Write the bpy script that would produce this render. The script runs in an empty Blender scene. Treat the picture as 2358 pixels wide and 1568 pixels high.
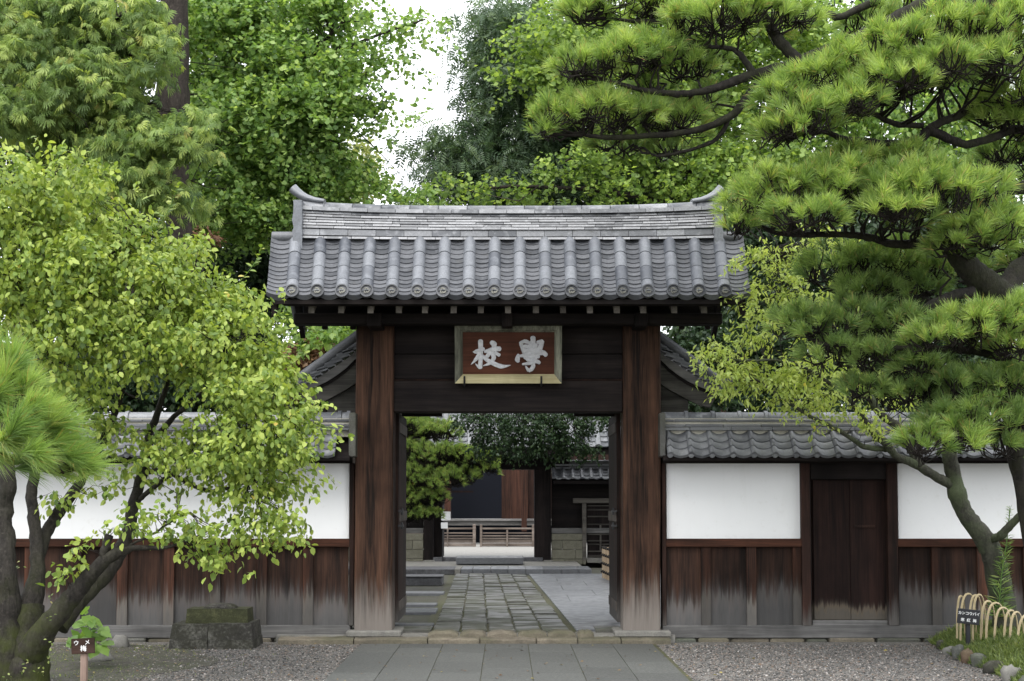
import bpy, math, random
import numpy as np
from mathutils import Vector, Matrix, Euler

random.seed(7)
rng = np.random.default_rng(7)
scene = bpy.context.scene
COL = scene.collection

# ------------------------------------------------------------------ camera
W0, H0 = 2358.0, 1568.0            # photo measured on a 2358 px wide copy
FPX = 3437.0                       # focal length in those pixels
PPX, PPY = 1167.0, 940.0           # principal point
PITCH = math.atan(213.0 / FPX)
CAMH = 1.6
cam_data = bpy.data.cameras.new("camera")
cam_data.sensor_width = 36.0
cam_data.lens = FPX / W0 * 36.0
cam_data.shift_x = (W0 / 2 - PPX) / W0
cam_data.shift_y = -(H0 / 2 - PPY) / W0
cam_data.clip_start = 0.1
cam_data.clip_end = 2000.0
cam = bpy.data.objects.new("camera", cam_data)
cam.location = (0, 0, CAMH)
cam.rotation_euler = (math.radians(90) + PITCH, 0, 0)
COL.objects.link(cam)
scene.camera = cam

# ------------------------------------------------------------------ world: overcast daylight
SUN_EL, SUN_AZ = math.radians(60), math.radians(195)   # azimuth measured from +Y clockwise
world = bpy.data.worlds.new("World")
scene.world = world
world.use_nodes = True
nt = world.node_tree
nt.nodes.clear()
o_ = nt.nodes.new("ShaderNodeOutputWorld")
bg = nt.nodes.new("ShaderNodeBackground")
sky = nt.nodes.new("ShaderNodeTexSky")
sky.sky_type = 'NISHITA'
sky.sun_disc = False
sky.sun_elevation = SUN_EL
sky.sun_rotation = SUN_AZ
sky.air_density = 1.0
sky.dust_density = 3.0
hs = nt.nodes.new("ShaderNodeHueSaturation")
hs.inputs['Saturation'].default_value = 0.15
mx = nt.nodes.new("ShaderNodeMix"); mx.data_type = 'RGBA'
mx.inputs[0].default_value = 0.65
mx.inputs[7].default_value = (11.0, 11.3, 11.8, 1)        # even cloud layer
nt.links.new(sky.outputs[0], hs.inputs['Color'])
nt.links.new(hs.outputs[0], mx.inputs[6])
nt.links.new(mx.outputs[2], bg.inputs['Color'])
bg.inputs['Strength'].default_value = 0.15
nt.links.new(bg.outputs[0], o_.inputs[0])

sun_d = bpy.data.lights.new("sun", 'SUN')
sun_d.energy = 1.5
sun_d.angle = math.radians(40)
sun_d.color = (1.0, 0.97, 0.92)
sun = bpy.data.objects.new("sun", sun_d)
sdir = Vector((math.sin(SUN_AZ) * math.cos(SUN_EL), math.cos(SUN_AZ) * math.cos(SUN_EL), math.sin(SUN_EL)))
sun.rotation_euler = sdir.to_track_quat('Z', 'Y').to_euler()
COL.objects.link(sun)

scene.view_settings.view_transform = 'Standard'
scene.view_settings.look = 'None'
scene.view_settings.gamma = 1.0
scene.view_settings.use_curve_mapping = False
scene.view_settings.exposure = 0.85
scene.render.engine = 'CYCLES'
scene.cycles.use_denoising = True
scene.cycles.max_bounces = 8
scene.cycles.diffuse_bounces = 6
scene.cycles.glossy_bounces = 3
scene.cycles.transmission_bounces = 4
scene.cycles.transparent_max_bounces = 4
scene.cycles.sample_clamp_indirect = 6.0

# ------------------------------------------------------------------ measuring helpers
_F = Vector((0, math.cos(PITCH), math.sin(PITCH)))
_U = Vector((0, -math.sin(PITCH), math.cos(PITCH)))
_R = Vector((1, 0, 0))
_C = Vector((0, 0, CAMH))

def P(x, y, Y):
    """point of the place seen at photo pixel (x, y) at depth Y"""
    d = _F * FPX + _R * (x - PPX) + _U * (PPY - y)
    return _C + d * (Y / d.y)

def G(x, y, z=0.0):
    """point of the place seen at pixel (x, y) on the level z"""
    d = _F * FPX + _R * (x - PPX) + _U * (PPY - y)
    return _C + d * ((z - CAMH) / d.z)

def S(Y):
    return Y / FPX               # metres per pixel at depth Y

# ------------------------------------------------------------------ mesh helpers
class MB:
    def __init__(s):
        s.v = []; s.f = []; s.sm = []
    def add(s, verts, faces, smooth=False):
        n = len(s.v)
        s.v.extend([tuple(p) for p in verts])
        s.f.extend([tuple(i + n for i in f) for f in faces])
        s.sm.extend([smooth] * len(faces))
        return s
    def box(s, x0, x1, y0, y1, z0, z1, bev=0.0):
        if bev > 0 and min(x1-x0, y1-y0, z1-z0) > 2.2 * bev:
            b = bev
            vs = []
            for (zz, ins) in ((z0, b), (z0 + b, 0), (z1 - b, 0), (z1, b)):
                xa, xb, ya, yb = x0 + ins, x1 - ins, y0 + ins, y1 - ins
                c = b if ins == 0 else 0.0
                c = b * .7
                vs += [(xa + c, ya, zz), (xb - c, ya, zz), (xb, ya + c, zz), (xb, yb - c, zz),
                       (xb - c, yb, zz), (xa + c, yb, zz), (xa, yb - c, zz), (xa, ya + c, zz)]
            fs = [tuple(range(7, -1, -1)), tuple(range(24, 32))]
            for r in range(3):
                for k in range(8):
                    a = r * 8 + k; c_ = r * 8 + (k + 1) % 8
                    fs.append((a, c_, c_ + 8, a + 8))
            return s.add(vs, fs)
        vs = [(x0, y0, z0), (x1, y0, z0), (x1, y1, z0), (x0, y1, z0), (x0, y0, z1), (x1, y0, z1), (x1, y1, z1), (x0, y1, z1)]
        return s.add(vs, [(0, 3, 2, 1), (4, 5, 6, 7), (0, 1, 5, 4), (1, 2, 6, 5), (2, 3, 7, 6), (3, 0, 4, 7)])
    def prism(s, poly, y0, y1):
        """poly: (x,z) points; extruded from y0 (front) to y1"""
        n = len(poly)
        vs = [(p[0], y0, p[1]) for p in poly] + [(p[0], y1, p[1]) for p in poly]
        fs = [tuple(range(n)), tuple(range(2 * n - 1, n - 1, -1))]
        for k in range(n):
            k2 = (k + 1) % n
            fs.append((k, k + n, k2 + n, k2))
        return s.add(vs, fs)
    def strip(s, top, bot, y0, y1):
        """solid between two (x,z) polylines of equal length"""
        n = len(top)
        vs = []
        for y in (y0, y1):
            vs += [(p[0], y, p[1]) for p in top] + [(p[0], y, p[1]) for p in bot]
        fs = []
        for k in range(n - 1):
            fs.append((k, k + 1, n + k + 1, n + k))
            fs.append((2*n + k + 1, 2*n + k, 3*n + k, 3*n + k + 1))
            fs.append((k + 1, k, 2*n + k, 2*n + k + 1))
            fs.append((n + k, n + k + 1, 3*n + k + 1, 3*n + k))
        fs.append((0, n, 3*n, 2*n)); fs.append((n-1, 3*n-1, 4*n-1, 2*n-1))
        return s.add(vs, fs)
    def tube(s, pts, rad, sides=6, cap=True):
        pts = [Vector(p) for p in pts]
        n = len(pts)
        if not hasattr(rad, '__len__'):
            rad = [rad] * n
        vs = []; fs = []
        up = Vector((0.13, 0.21, 0.97))
        prev = None
        for i in range(n):
            t = (pts[min(i + 1, n - 1)] - pts[max(i - 1, 0)])
            if t.length < 1e-9: t = Vector((0, 0, 1))
            t.normalize()
            if prev is None:
                a = t.cross(up)
                if a.length < 1e-3: a = t.cross(Vector((1, 0, 0)))
                a.normalize()
            else:
                a = prev - t * prev.dot(t)
                if a.length < 1e-4: a = t.cross(up)
                a.normalize()
            prev = a
            b = t.cross(a)
            for k in range(sides):
                an = 2 * math.pi * k / sides
                vs.append(pts[i] + (a * math.cos(an) + b * math.sin(an)) * rad[i])
        for i in range(n - 1):
            for k in range(sides):
                k2 = (k + 1) % sides
                fs.append((i*sides + k, i*sides + k2, (i+1)*sides + k2, (i+1)*sides + k))
        s.add(vs, fs, True)
        if cap:   # end faces on their own vertices so that the barrel shades evenly
            s.add(vs[:sides], [tuple(range(sides - 1, -1, -1))])
            s.add(vs[-sides:], [tuple(range(sides))])
        return s
    def rock(s, c, r, seed=0, sub=2):
        rr = random.Random(seed)
        n1, n2 = 5 + sub, 8 + 2 * sub
        vs = [(c[0], c[1], c[2] - r[2])]
        ph = [rr.uniform(0, 6.28) for _ in range(8)]
        for i in range(1, n1):
            th = math.pi * i / n1
            for j in range(n2):
                fi = 2 * math.pi * j / n2
                d = Vector((math.sin(th) * math.cos(fi), math.sin(th) * math.sin(fi), -math.cos(th)))
                k = 1 + .16 * math.sin(3*d.x + ph[0]) + .14 * math.sin(4*d.y + ph[1]) + .12 * math.sin(5*d.z + ph[2]) + rr.uniform(-.07, .07)
                q = Vector([math.copysign(abs(t) ** .75, t) for t in d])
                vs.append((c[0] + q.x*r[0]*k, c[1] + q.y*r[1]*k, c[2] + q.z*r[2]*k))
        vs.append((c[0], c[1], c[2] + r[2]))
        fs = []
        for j in range(n2):
            fs.append((0, 1 + (j+1) % n2, 1 + j))
            for i in range(n1 - 2):
                a = 1 + i*n2 + j; b = 1 + i*n2 + (j+1) % n2
                fs.append((a, b, b + n2, a + n2))
            a = 1 + (n1-2)*n2
            fs.append((a + j, a + (j+1) % n2, len(vs) - 1))
        return s.add(vs, fs, True)
    def build(s, name, mat, parent=None, origin=None, **kw):
        v = np.array(s.v, dtype=float)
        if origin is None:
            o = Vector(((v[:, 0].min() + v[:, 0].max()) / 2, (v[:, 1].min() + v[:, 1].max()) / 2, v[:, 2].min()))
        else:
            o = Vector(origin)
        v = v - np.array(o)
        me = bpy.data.meshes.new(name)
        me.from_pydata(v.tolist(), [], s.f)
        me.polygons.foreach_set('use_smooth', s.sm)
        me.materials.append(mat)
        return put(name, me, o, parent, **kw)

WLOC = {}
def put(name, me, loc, parent=None, rot=None, matrix=None, **kw):
    ob = bpy.data.objects.new(name, me)
    COL.objects.link(ob)
    pl = WLOC[parent.name] if parent is not None else Vector((0, 0, 0))
    if parent is not None:
        ob.parent = parent
    if matrix is not None:
        m = matrix.copy()
        WLOC[ob.name] = m.to_translation()
        m.translation = m.to_translation() - pl
        ob.matrix_local = m
        ob.matrix_basis = m
    else:
        ob.location = Vector(loc) - pl
        WLOC[ob.name] = Vector(loc)
        if rot: ob.rotation_euler = rot
    for k, val in kw.items():
        ob[k] = val
    return ob

def thing(name, label, cat, loc, group=None):
    ob = bpy.data.objects.new(name, None)
    COL.objects.link(ob)
    ob.empty_display_size = .2
    ob.location = loc
    WLOC[ob.name] = Vector(loc)
    ob['label'] = label; ob['category'] = cat
    if group: ob['group'] = group
    return ob

def tag(ob, label, cat, group=None):
    ob['label'] = label; ob['category'] = cat
    if group: ob['group'] = group
    return ob

def bpx(x0, y0, x1, y1, Y, dep, name=None, mat=None, parent=None, bev=.006, mb=None, **kw):
    """solid box whose front face fills pixel rectangle at depth Y"""
    xm, ym = (x0 + x1) / 2, (y0 + y1) / 2
    X0 = P(x0, ym, Y).x; X1 = P(x1, ym, Y).x
    Z1 = P(xm, y0, Y).z; Z0 = P(xm, y1, Y).z
    m = mb or MB()
    m.box(X0, X1, Y, Y + dep, Z0, Z1, bev)
    if mb is None:
        return m.build(name, mat, parent, **kw)

# ------------------------------------------------------------------ materials
def newmat(name):
    m = bpy.data.materials.new(name)
    m.use_nodes = True
    t = m.node_tree
    t.nodes.clear()
    out = t.nodes.new("ShaderNodeOutputMaterial")
    b = t.nodes.new("ShaderNodeBsdfPrincipled")
    t.links.new(b.outputs[0], out.inputs[0])
    return m, t, b, out

def N(t, typ, **kw):
    n = t.nodes.new(typ)
    for k, v in kw.items():
        if hasattr(n, k): setattr(n, k, v)
    return n

def noise(t, vec, scale, detail=6, rough=.55, dist=0.0):
    n = N(t, "ShaderNodeTexNoise")
    n.inputs['Scale'].default_value = scale
    n.inputs['Detail'].default_value = detail
    n.inputs['Roughness'].default_value = rough
    n.inputs['Distortion'].default_value = dist
    t.links.new(vec, n.inputs['Vector'])
    return n.outputs[0]

def ramp(t, fac, stops):
    r = N(t, "ShaderNodeValToRGB")
    el = r.color_ramp.elements
    while len(el) < len(stops): el.new(.5)
    for e, (p, c) in zip(el, stops):
        e.position = p
        e.color = (c, c, c, 1) if not hasattr(c, '__len__') else (*c, 1)
    t.links.new(fac, r.inputs[0])
    return r.outputs[0]

def mix(t, a, b, fac, mode='MIX'):
    m = N(t, "ShaderNodeMix"); m.data_type = 'RGBA'; m.blend_type = mode
    for sock, v in ((0, fac), (6, a), (7, b)):
        if isinstance(v, (int, float)):
            m.inputs[sock].default_value = v if sock == 0 else (v, v, v, 1)
        elif isinstance(v, tuple):
            m.inputs[sock].default_value = (*v, 1)
        else:
            t.links.new(v, m.inputs[sock])
    return m.outputs[2]

def mathn(t, op, a, b=None, clamp=False):
    m = N(t, "ShaderNodeMath"); m.operation = op; m.use_clamp = clamp
    for i, v in enumerate((a, b)):
        if v is None: continue
        if isinstance(v, (int, float)): m.inputs[i].default_value = v
        else: t.links.new(v, m.inputs[i])
    return m.outputs[0]

def coords(t, scale=(1, 1, 1), rand=10.0):
    tc = N(t, "ShaderNodeTexCoord")
    oi = N(t, "ShaderNodeObjectInfo")
    mp = N(t, "ShaderNodeMapping")
    mp.inputs['Scale'].default_value = scale
    ad = N(t, "ShaderNodeVectorMath"); ad.operation = 'ADD'
    mu = mathn(t, 'MULTIPLY', oi.outputs['Random'], rand)
    t.links.new(tc.outputs['Object'], ad.inputs[0])
    t.links.new(mu, ad.inputs[1])
    t.links.new(ad.outputs[0], mp.inputs['Vector'])
    return mp.outputs[0], oi.outputs['Random']

def bump(t, b, h, strength=.3, dist=.01):
    n = N(t, "ShaderNodeBump")
    n.inputs['Strength'].default_value = strength
    n.inputs['Distance'].default_value = dist
    t.links.new(h, n.inputs['Height'])
    t.links.new(n.outputs[0], b.inputs['Normal'])

def wood(name, dark, light, grey=None, z0=0, z1=0, axis='z', grain=1.0, rough=.75, ragged=.25, var=.35, fray=None):
    """timber: long grain streaks, growth rings; below a splash line it is bleached grey"""
    m, t, b, out = newmat(name)
    sc = {'z': (22*grain, 22*grain, 1.3*grain), 'x': (1.3*grain, 22*grain, 22*grain), 'y': (22*grain, 1.3*grain, 22*grain)}[axis]
    v, rnd = coords(t, sc)
    g1 = noise(t, v, 1.0, 8, .62, .6)
    sc2 = tuple(k * .3 for k in sc)
    v2, _ = coords(t, sc2)
    wv = N(t, "ShaderNodeTexWave"); wv.wave_type = 'BANDS'; wv.bands_direction = {'z': 'X', 'x': 'Z', 'y': 'X'}[axis]
    wv.inputs['Scale'].default_value = .16
    wv.inputs['Distortion'].default_value = 14.0
    wv.inputs['Detail'].default_value = 3.0
    wv.inputs['Detail Scale'].default_value = .5
    t.links.new(v2, wv.inputs['Vector'])
    sc5 = tuple(k * 4.5 if k > 3 else k * 2 for k in sc)
    v5, _ = coords(t, sc5)
    g5 = noise(t, v5, 1.0, 4, .6)
    f = mix(t, mix(t, g1, wv.outputs[0], .16), g5, .35)
    v4, _ = coords(t, (1.6, 1.6, 1.1))
    g4 = noise(t, v4, 1.0, 4, .6)
    col = ramp(t, f, [(.38, dark), (.62, light)])
    col = mix(t, col, tuple(c * .45 for c in dark), ramp(t, g4, [(.45, 0.0), (.75, .75)]))
    h = f
    if grey is not None:
        ge = N(t, "ShaderNodeNewGeometry")
        sx = N(t, "ShaderNodeSeparateXYZ"); t.links.new(ge.outputs['Position'], sx.inputs[0])
        v3, _ = coords(t, (26, 26, 1.6))
        n3 = noise(t, v3, 1.0, 5, .6)
        rr = mathn(t, 'MULTIPLY', mathn(t, 'SUBTRACT', n3, .5), ragged * 2.2)
        rr2 = mathn(t, 'MULTIPLY', mathn(t, 'SUBTRACT', rnd, .5), ragged * .9)
        zz = mathn(t, 'ADD', mathn(t, 'ADD', sx.outputs[2], rr), rr2)
        mr = N(t, "ShaderNodeMapRange"); mr.interpolation_type = 'SMOOTHSTEP'
        mr.inputs[1].default_value = z0; mr.inputs[2].default_value = z1
        mr.inputs[3].default_value = 1.0; mr.inputs[4].default_value = 0.0
        t.links.new(zz, mr.inputs[0])
        gcol = mix(t, tuple(c * .55 for c in grey), tuple(min(1, c * 1.25) for c in grey), f)
        if fray is not None:
            # paler frayed fibres along the upper edge of the bleached zone
            fr = ramp(t, mr.outputs[0], [(.15, 0.0), (.5, .8), (.95, 0.0)])
            gcol = mix(t, gcol, fray, fr)
        col = mix(t, col, gcol, mr.outputs[0])
    vv = mathn(t, 'ADD', mathn(t, 'MULTIPLY', rnd, var), 1 - var * .5)
    col = mix(t, col, vv, 1.0, 'MULTIPLY')
    t.links.new(col, b.inputs['Base Color'])
    b.inputs['Roughness'].default_value = rough
    b.inputs['Specular IOR Level'].default_value = .12
    bump(t, b, h, .45, .006)
    return m

def tilemat(name, c1, c2, rough=.45, stain=(.12, .115, .10), var=.5):
    m, t, b, out = newmat(name)
    v, rnd = coords(t, (1, 1, 1))
    n1 = noise(t, v, 9.0, 5, .6, .3)
    n2 = noise(t, v, 60.0, 3, .6)
    base = mix(t, c1, c2, ramp(t, rnd, [(.1, 0.0), (.9, 1.0)]))
    base = mix(t, base, tuple(min(1, c * 1.35) for c in c2), ramp(t, n1, [(.52, 0.0), (.7, var)]))
    base = mix(t, base, stain, ramp(t, n1, [(.25, var), (.42, 0.0)]))
    base = mix(t, base, tuple(c*.8 for c in c1), ramp(t, n2, [(.4, .35), (.62, 0.0)]))
    t.links.new(base, b.inputs['Base Color'])
    b.inputs['Roughness'].default_value = rough
    b.inputs['Specular IOR Level'].default_value = .5
    bump(t, b, mix(t, n1, n2, .4), .15, .004)
    return m

def stone(name, cols, scale=8.0, rough=.85, moss=None, mossamt=.5, bumps=.5, wet=None, flat=False):
    m, t, b, out = newmat(name)
    v, rnd = coords(t, (1, 1, 1))
    n1 = noise(t, v, scale, 7, .62, .2)
    n2 = noise(t, v, scale * 9, 4, .6)
    n3 = noise(t, v, scale * .35, 3, .5)
    col = ramp(t, mix(t, n1, n2, .45), [(.3, cols[0]), (.5, cols[1]), (.7, cols[2] if len(cols) > 2 else cols[1])])
    vv = mathn(t, 'ADD', mathn(t, 'MULTIPLY', rnd, .3), .85)
    col = mix(t, col, vv, 1.0, 'MULTIPLY')
    if moss is not None:
        ge = N(t, "ShaderNodeNewGeometry")
        sx = N(t, "ShaderNodeSeparateXYZ"); t.links.new(ge.outputs['Normal'], sx.inputs[0])
        k = mathn(t, 'MULTIPLY', ramp(t, n3, [(.35, 0.0), (.6, 1.0)]), mathn(t, 'ADD', mathn(t, 'MULTIPLY', sx.outputs[2], .5), .55, True))
        k = mathn(t, 'MULTIPLY', k, mossamt)
        mc = mix(t, moss, tuple(c * .45 for c in moss), n2)
        col = mix(t, col, mc, k)
    t.links.new(col, b.inputs['Base Color'])
    if wet is not None:
        t.links.new(ramp(t, n3, [(.4, wet), (.6, rough)]), b.inputs['Roughness'])
    else:
        b.inputs['Roughness'].default_value = rough
    b.inputs['Specular IOR Level'].default_value = .4
    bump(t, b, mix(t, n1, n2, .5), bumps, .01)
    return m

def plain(name, col, rough=.6, spec=.4, nz=0, amt=.2):
    m, t, b, out = newmat(name)
    if nz:
        v, rnd = coords(t, (1, 1, 1))
        n1 = noise(t, v, nz, 5, .6)
        c = mix(t, tuple(k * (1 - amt) for k in col), tuple(min(1, k * (1 + amt)) for k in col), n1)
        t.links.new(c, b.inputs['Base Color'])
        bump(t, b, n1, .15, .004)
    else:
        b.inputs['Base Color'].default_value = (*col, 1)
    b.inputs['Roughness'].default_value = rough
    b.inputs['Specular IOR Level'].default_value = spec
    return m

def leafmat(name, stops, trans=.35, rough=.45, spec=.35, tcol=1.25):
    """leaf colours vary leaf by leaf through the per-face attribute 'rnd'"""
    m, t, b, out = newmat(name)
    at = N(t, "ShaderNodeAttribute"); at.attribute_name = 'rnd'
    col = ramp(t, at.outputs['Fac'], stops)
    t.links.new(col, b.inputs['Base Color'])
    b.inputs['Roughness'].default_value = rough
    b.inputs['Specular IOR Level'].default_value = spec
    tr = N(t, "ShaderNodeBsdfTranslucent")
    t.links.new(mix(t, col, (tcol, tcol * 1.0, tcol * .5), 1.0, 'MULTIPLY'), tr.inputs[0])
    ms = N(t, "ShaderNodeMixShader"); ms.inputs[0].default_value = trans
    t.links.new(b.outputs[0], ms.inputs[1]); t.links.new(tr.outputs[0], ms.inputs[2])
    t.links.new(ms.outputs[0], out.inputs[0])
    return m

def barkmat(name, c1, c2, moss=None, mossamt=.5, mz=None):
    m, t, b, out = newmat(name)
    v, rnd = coords(t, (9, 9, 2.5))
    n1 = noise(t, v, 1.5, 8, .65, .8)
    v2, _ = coords(t, (1, 1, 1))
    n2 = noise(t, v2, 3.0, 4, .6)
    n4 = noise(t, v2, 40.0, 4, .6)
    col = ramp(t, mix(t, n1, n4, .4), [(.35, c1), (.66, c2)])
    col = mix(t, col, tuple(min(1, c * 1.7) for c in c2), ramp(t, n4, [(.62, 0.0), (.72, .5)]))
    if moss is not None:
        k = ramp(t, n2, [(.42, 0.0), (.62, mossamt)])
        if mz is not None:
            ge = N(t, "ShaderNodeNewGeometry")
            sx = N(t, "ShaderNodeSeparateXYZ"); t.links.new(ge.outputs['Position'], sx.inputs[0])
            mr = N(t, "ShaderNodeMapRange")
            mr.inputs[1].default_value = mz[0]; mr.inputs[2].default_value = mz[1]
            mr.inputs[3].default_value = 1.0; mr.inputs[4].default_value = .1
            t.links.new(sx.outputs[2], mr.inputs[0])
            k = mathn(t, 'MULTIPLY', k, mr.outputs[0])
        col = mix(t, col, moss, k)
    t.links.new(col, b.inputs['Base Color'])
    b.inputs['Roughness'].default_value = .9
    b.inputs['Specular IOR Level'].default_value = .2
    bump(t, b, n1, 1.0, .03)
    return m

M = {}
M['post'] = wood('weathered_red_post', (.010, .0070, .0058), (.084, .043, .027), (.19, .168, .15), .20, .80, 'z', 1.0, ragged=.35, var=.15)
M['frame'] = wood('dark_frame_timber', (.010, .007, .006), (.040, .020, .015), (.10, .094, .088), .15, .55, 'z', 1.2)
M['darkz'] = wood('black_brown_timber', (.006, .005, .005), (.019, .014, .013), None, axis='z')
M['darkx'] = wood('black_brown_beam', (.006, .005, .005), (.018, .014, .013), None, axis='x', grain=.8)
M['lintel'] = wood('dark_lintel', (.009, .007, .007), (.026, .020, .018), None, axis='x', grain=.8, var=.1)
M['rail'] = wood('red_brown_rail', (.014, .008, .006), (.068, .028, .017), None, axis='x', grain=1.1)
M['board'] = wood('wall_board', (.011, .0075, .0062), (.048, .0245, .0165), (.085, .083, .082), .24, .76, 'z', 1.0, ragged=.24, var=.8, fray=(.15, .145, .14))
M['batten'] = wood('wall_batten', (.016, .010, .008), (.068, .030, .019), (.115, .108, .10), .22, .70, 'z', 1.0, ragged=.3, var=1.0, fray=(.20, .19, .17))
M['door'] = wood('side_door_board', (.008, .005, .0045), (.028, .014, .011), (.105, .093, .078), .26, .44, 'z', .8, ragged=.14, var=.25, fray=(.20, .165, .12))
M['greyx'] = wood('grey_base_beam', (.09, .088, .086), (.19, .184, .178), None, axis='x', grain=.8, var=.15)
M['bargew'] = wood('grey_brown_barge_wood', (.035, .033, .030), (.095, .090, .080), None, axis='x', grain=.7, var=.2)
M['greyz'] = wood('grey_weathered_wood', (.06, .050, .045), (.15, .13, .115), None, axis='z', grain=.9, var=.3)
M['rafter'] = wood('pale_rafter_end', (.09, .08, .07), (.19, .17, .15), None, axis='y', grain=.8, var=.3)
M['plank_in'] = wood('inner_hall_timber', (.022, .012, .009), (.075, .033, .022), None, axis='z', grain=.6, var=.2)
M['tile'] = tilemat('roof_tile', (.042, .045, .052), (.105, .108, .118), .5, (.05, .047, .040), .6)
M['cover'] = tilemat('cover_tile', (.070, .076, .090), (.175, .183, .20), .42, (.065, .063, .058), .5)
M['rtile'] = tilemat('ridge_tile', (.065, .070, .080), (.26, .265, .278), .42, (.07, .068, .062), .7)
M['wtile'] = tilemat('wall_tile', (.080, .083, .092), (.145, .15, .158), .40)
M['tdark'] = plain('grey_core_clay', (.10, .10, .10), .7, .3, 20)  # plain grey clay of the ridge cores
M['clay'] = stone('bedding_mortar', [(.30, .28, .24), (.42, .40, .34), (.5, .48, .42)], 10)
M['sand'] = stone('sandstone', [(.075, .066, .052), (.14, .12, .09), (.22, .19, .145)], 5, moss=(.05, .06, .02), mossamt=.5)
M['bstone'] = stone('base_stone', [(.09, .085, .08), (.16, .155, .14), (.22, .21, .19)], 9)
M['slab'] = stone('granite_slab', [(.030, .031, .029), (.066, .068, .063), (.15, .15, .14)], 45, .8, bumps=.25)
M['oldstone'] = stone('old_paving_stone', [(.030, .029, .026), (.065, .062, .056), (.12, .118, .112)], 7, .7, moss=(.06, .08, .02), mossamt=.35, wet=.35)
M['wetslab'] = stone('damp_paving_slab', [(.07, .074, .08), (.11, .114, .122), (.15, .154, .162)], 18, .55, bumps=.15, wet=.3)
M['darkstone'] = stone('dark_step_stone', [(.03, .03, .033), (.07, .07, .075), (.16, .16, .17)], 12, .6, bumps=.9)
M['mossy'] = stone('mossy_dark_stone', [(.012, .011, .010), (.032, .029, .026), (.17, .16, .145)], 7, .9, moss=(.05, .06, .010), mossamt=.6, bumps=.8)
M['block'] = stone('cut_stone_block', [(.085, .082, .06), (.14, .134, .10), (.19, .183, .145)], 6)
M['rock'] = stone('edging_rock', [(.03, .032, .03), (.08, .082, .075), (.20, .195, .18)], 7, moss=(.07, .09, .03), mossamt=.4, bumps=.8)
M['rockred'] = stone('reddish_rock', [(.07, .04, .028), (.13, .08, .055), (.2, .14, .10)], 7, moss=(.07, .09, .03), mossamt=.3)
M['lichen'] = stone('lichened_dark_stone', [(.012, .011, .010), (.028, .026, .023), (.15, .145, .13)], 4, .9, moss=(.04, .045, .012), mossamt=.35, bumps=.5)
M['plaster'] = stone('white_plaster', [(.70, .71, .72), (.76, .77, .78), (.80, .81, .81)], 1.2, .9, bumps=.05)
M['iron'] = plain('black_iron', (.015, .015, .016), .5, .5, 30)
M['cream'] = wood('lit_cream_moulding', (.34, .29, .15), (.56, .50, .30), None, axis='x', grain=.7, var=.05)  # bottom sign moulding, its catch of light put into the paler colour
M['gframe'] = wood('grey_sign_moulding', (.07, .07, .055), (.26, .26, .20), None, axis='z', grain=.7, var=.2)
M['sboard'] = wood('red_brown_sign_board', (.048, .019, .012), (.105, .040, .024), None, axis='x', grain=.6, var=.05)
M['letter'] = stone('carved_grey_letter', [(.36, .36, .38), (.55, .55, .57), (.72, .72, .74)], 30, .8, bumps=.8)
M['white'] = plain('white_paint', (.82, .82, .82), .6, .3)
M['signblack'] = plain('black_sign_paint', (.018, .018, .022), .5, .4, 12)
M['signbrown'] = wood('brown_sign_wood', (.03, .018, .014), (.075, .045, .035), None, axis='x', grain=.8)
M['stake'] = wood('pale_stake_wood', (.22, .15, .12), (.38, .28, .23), None, axis='z', grain=.8)
M['bamboo'] = plain('split_bamboo_pale', (.36, .29, .165), .5, .4, 14, .35)
M['bambooin'] = plain('bamboo_dark_side', (.10, .065, .032), .7, .3, 14, .3)
M['reed'] = wood('pale_brush_fence', (.24, .175, .11), (.42, .33, .23), None, axis='z', grain=.8)
M['rope'] = plain('black_rope', (.02, .018, .016), .9, .2)
M['rail_in'] = wood('weathered_railing', (.11, .088, .075), (.22, .185, .16), None, axis='x', grain=.6)
M['darkroom'] = plain('dark_interior', (.006, .0075, .013), .8, .2)  # near-black colour standing in for the shade inside the hall
M['bark_plum'] = barkmat('plum_bark', (.010, .009, .008), (.045, .040, .034), (.045, .055, .012), .9, (.2, 1.1))
M['bark_pine'] = barkmat('pine_bark', (.007, .006, .006), (.036, .031, .028), (.035, .042, .014), .35)
M['bark_tree'] = barkmat('grey_brown_bark', (.014, .012, .010), (.055, .045, .038))
M['bark_rplum'] = barkmat('mossy_green_bark', (.020, .020, .016), (.075, .075, .056), (.075, .10, .045), .6)
M['twig'] = plain('dark_twig', (.016, .013, .011), .8, .2)
M['leaf_plum'] = leafmat('plum_leaf', [(0, (.075, .13, .033)), (.35, (.18, .265, .052)), (.75, (.35, .43, .09)), (.965, (.42, .48, .13)), (.99, (.5, .36, .08))], .38)
M['leaf_ryel'] = leafmat('yellow_green_leaf', [(0, (.22, .31, .08)), (.5, (.40, .49, .14)), (.95, (.52, .58, .18)), (1, (.62, .50, .12))], .48)
M['leaf_ginkgo'] = leafmat('ginkgo_leaf', [(0, (.045, .10, .028)), (.5, (.19, .31, .085)), (1, (.45, .57, .19))], .48)
M['leaf_ginkgo2'] = leafmat('light_ginkgo_leaf', [(0, (.055, .11, .03)), (.5, (.19, .29, .07)), (.85, (.36, .48, .12)), (1, (.50, .60, .15))], .48)
M['leaf_dark'] = leafmat('dark_compound_leaf', [(0, (.035, .07, .038)), (.6, (.09, .145, .075)), (1, (.26, .34, .20))], .32, .4, .4)
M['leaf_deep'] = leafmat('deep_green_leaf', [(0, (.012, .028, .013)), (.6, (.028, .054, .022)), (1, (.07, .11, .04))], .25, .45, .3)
M['leaf_far'] = leafmat('pale_far_leaf', [(0, (.22, .27, .10)), (.6, (.34, .38, .15)), (1, (.44, .46, .22))], .4)
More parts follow.
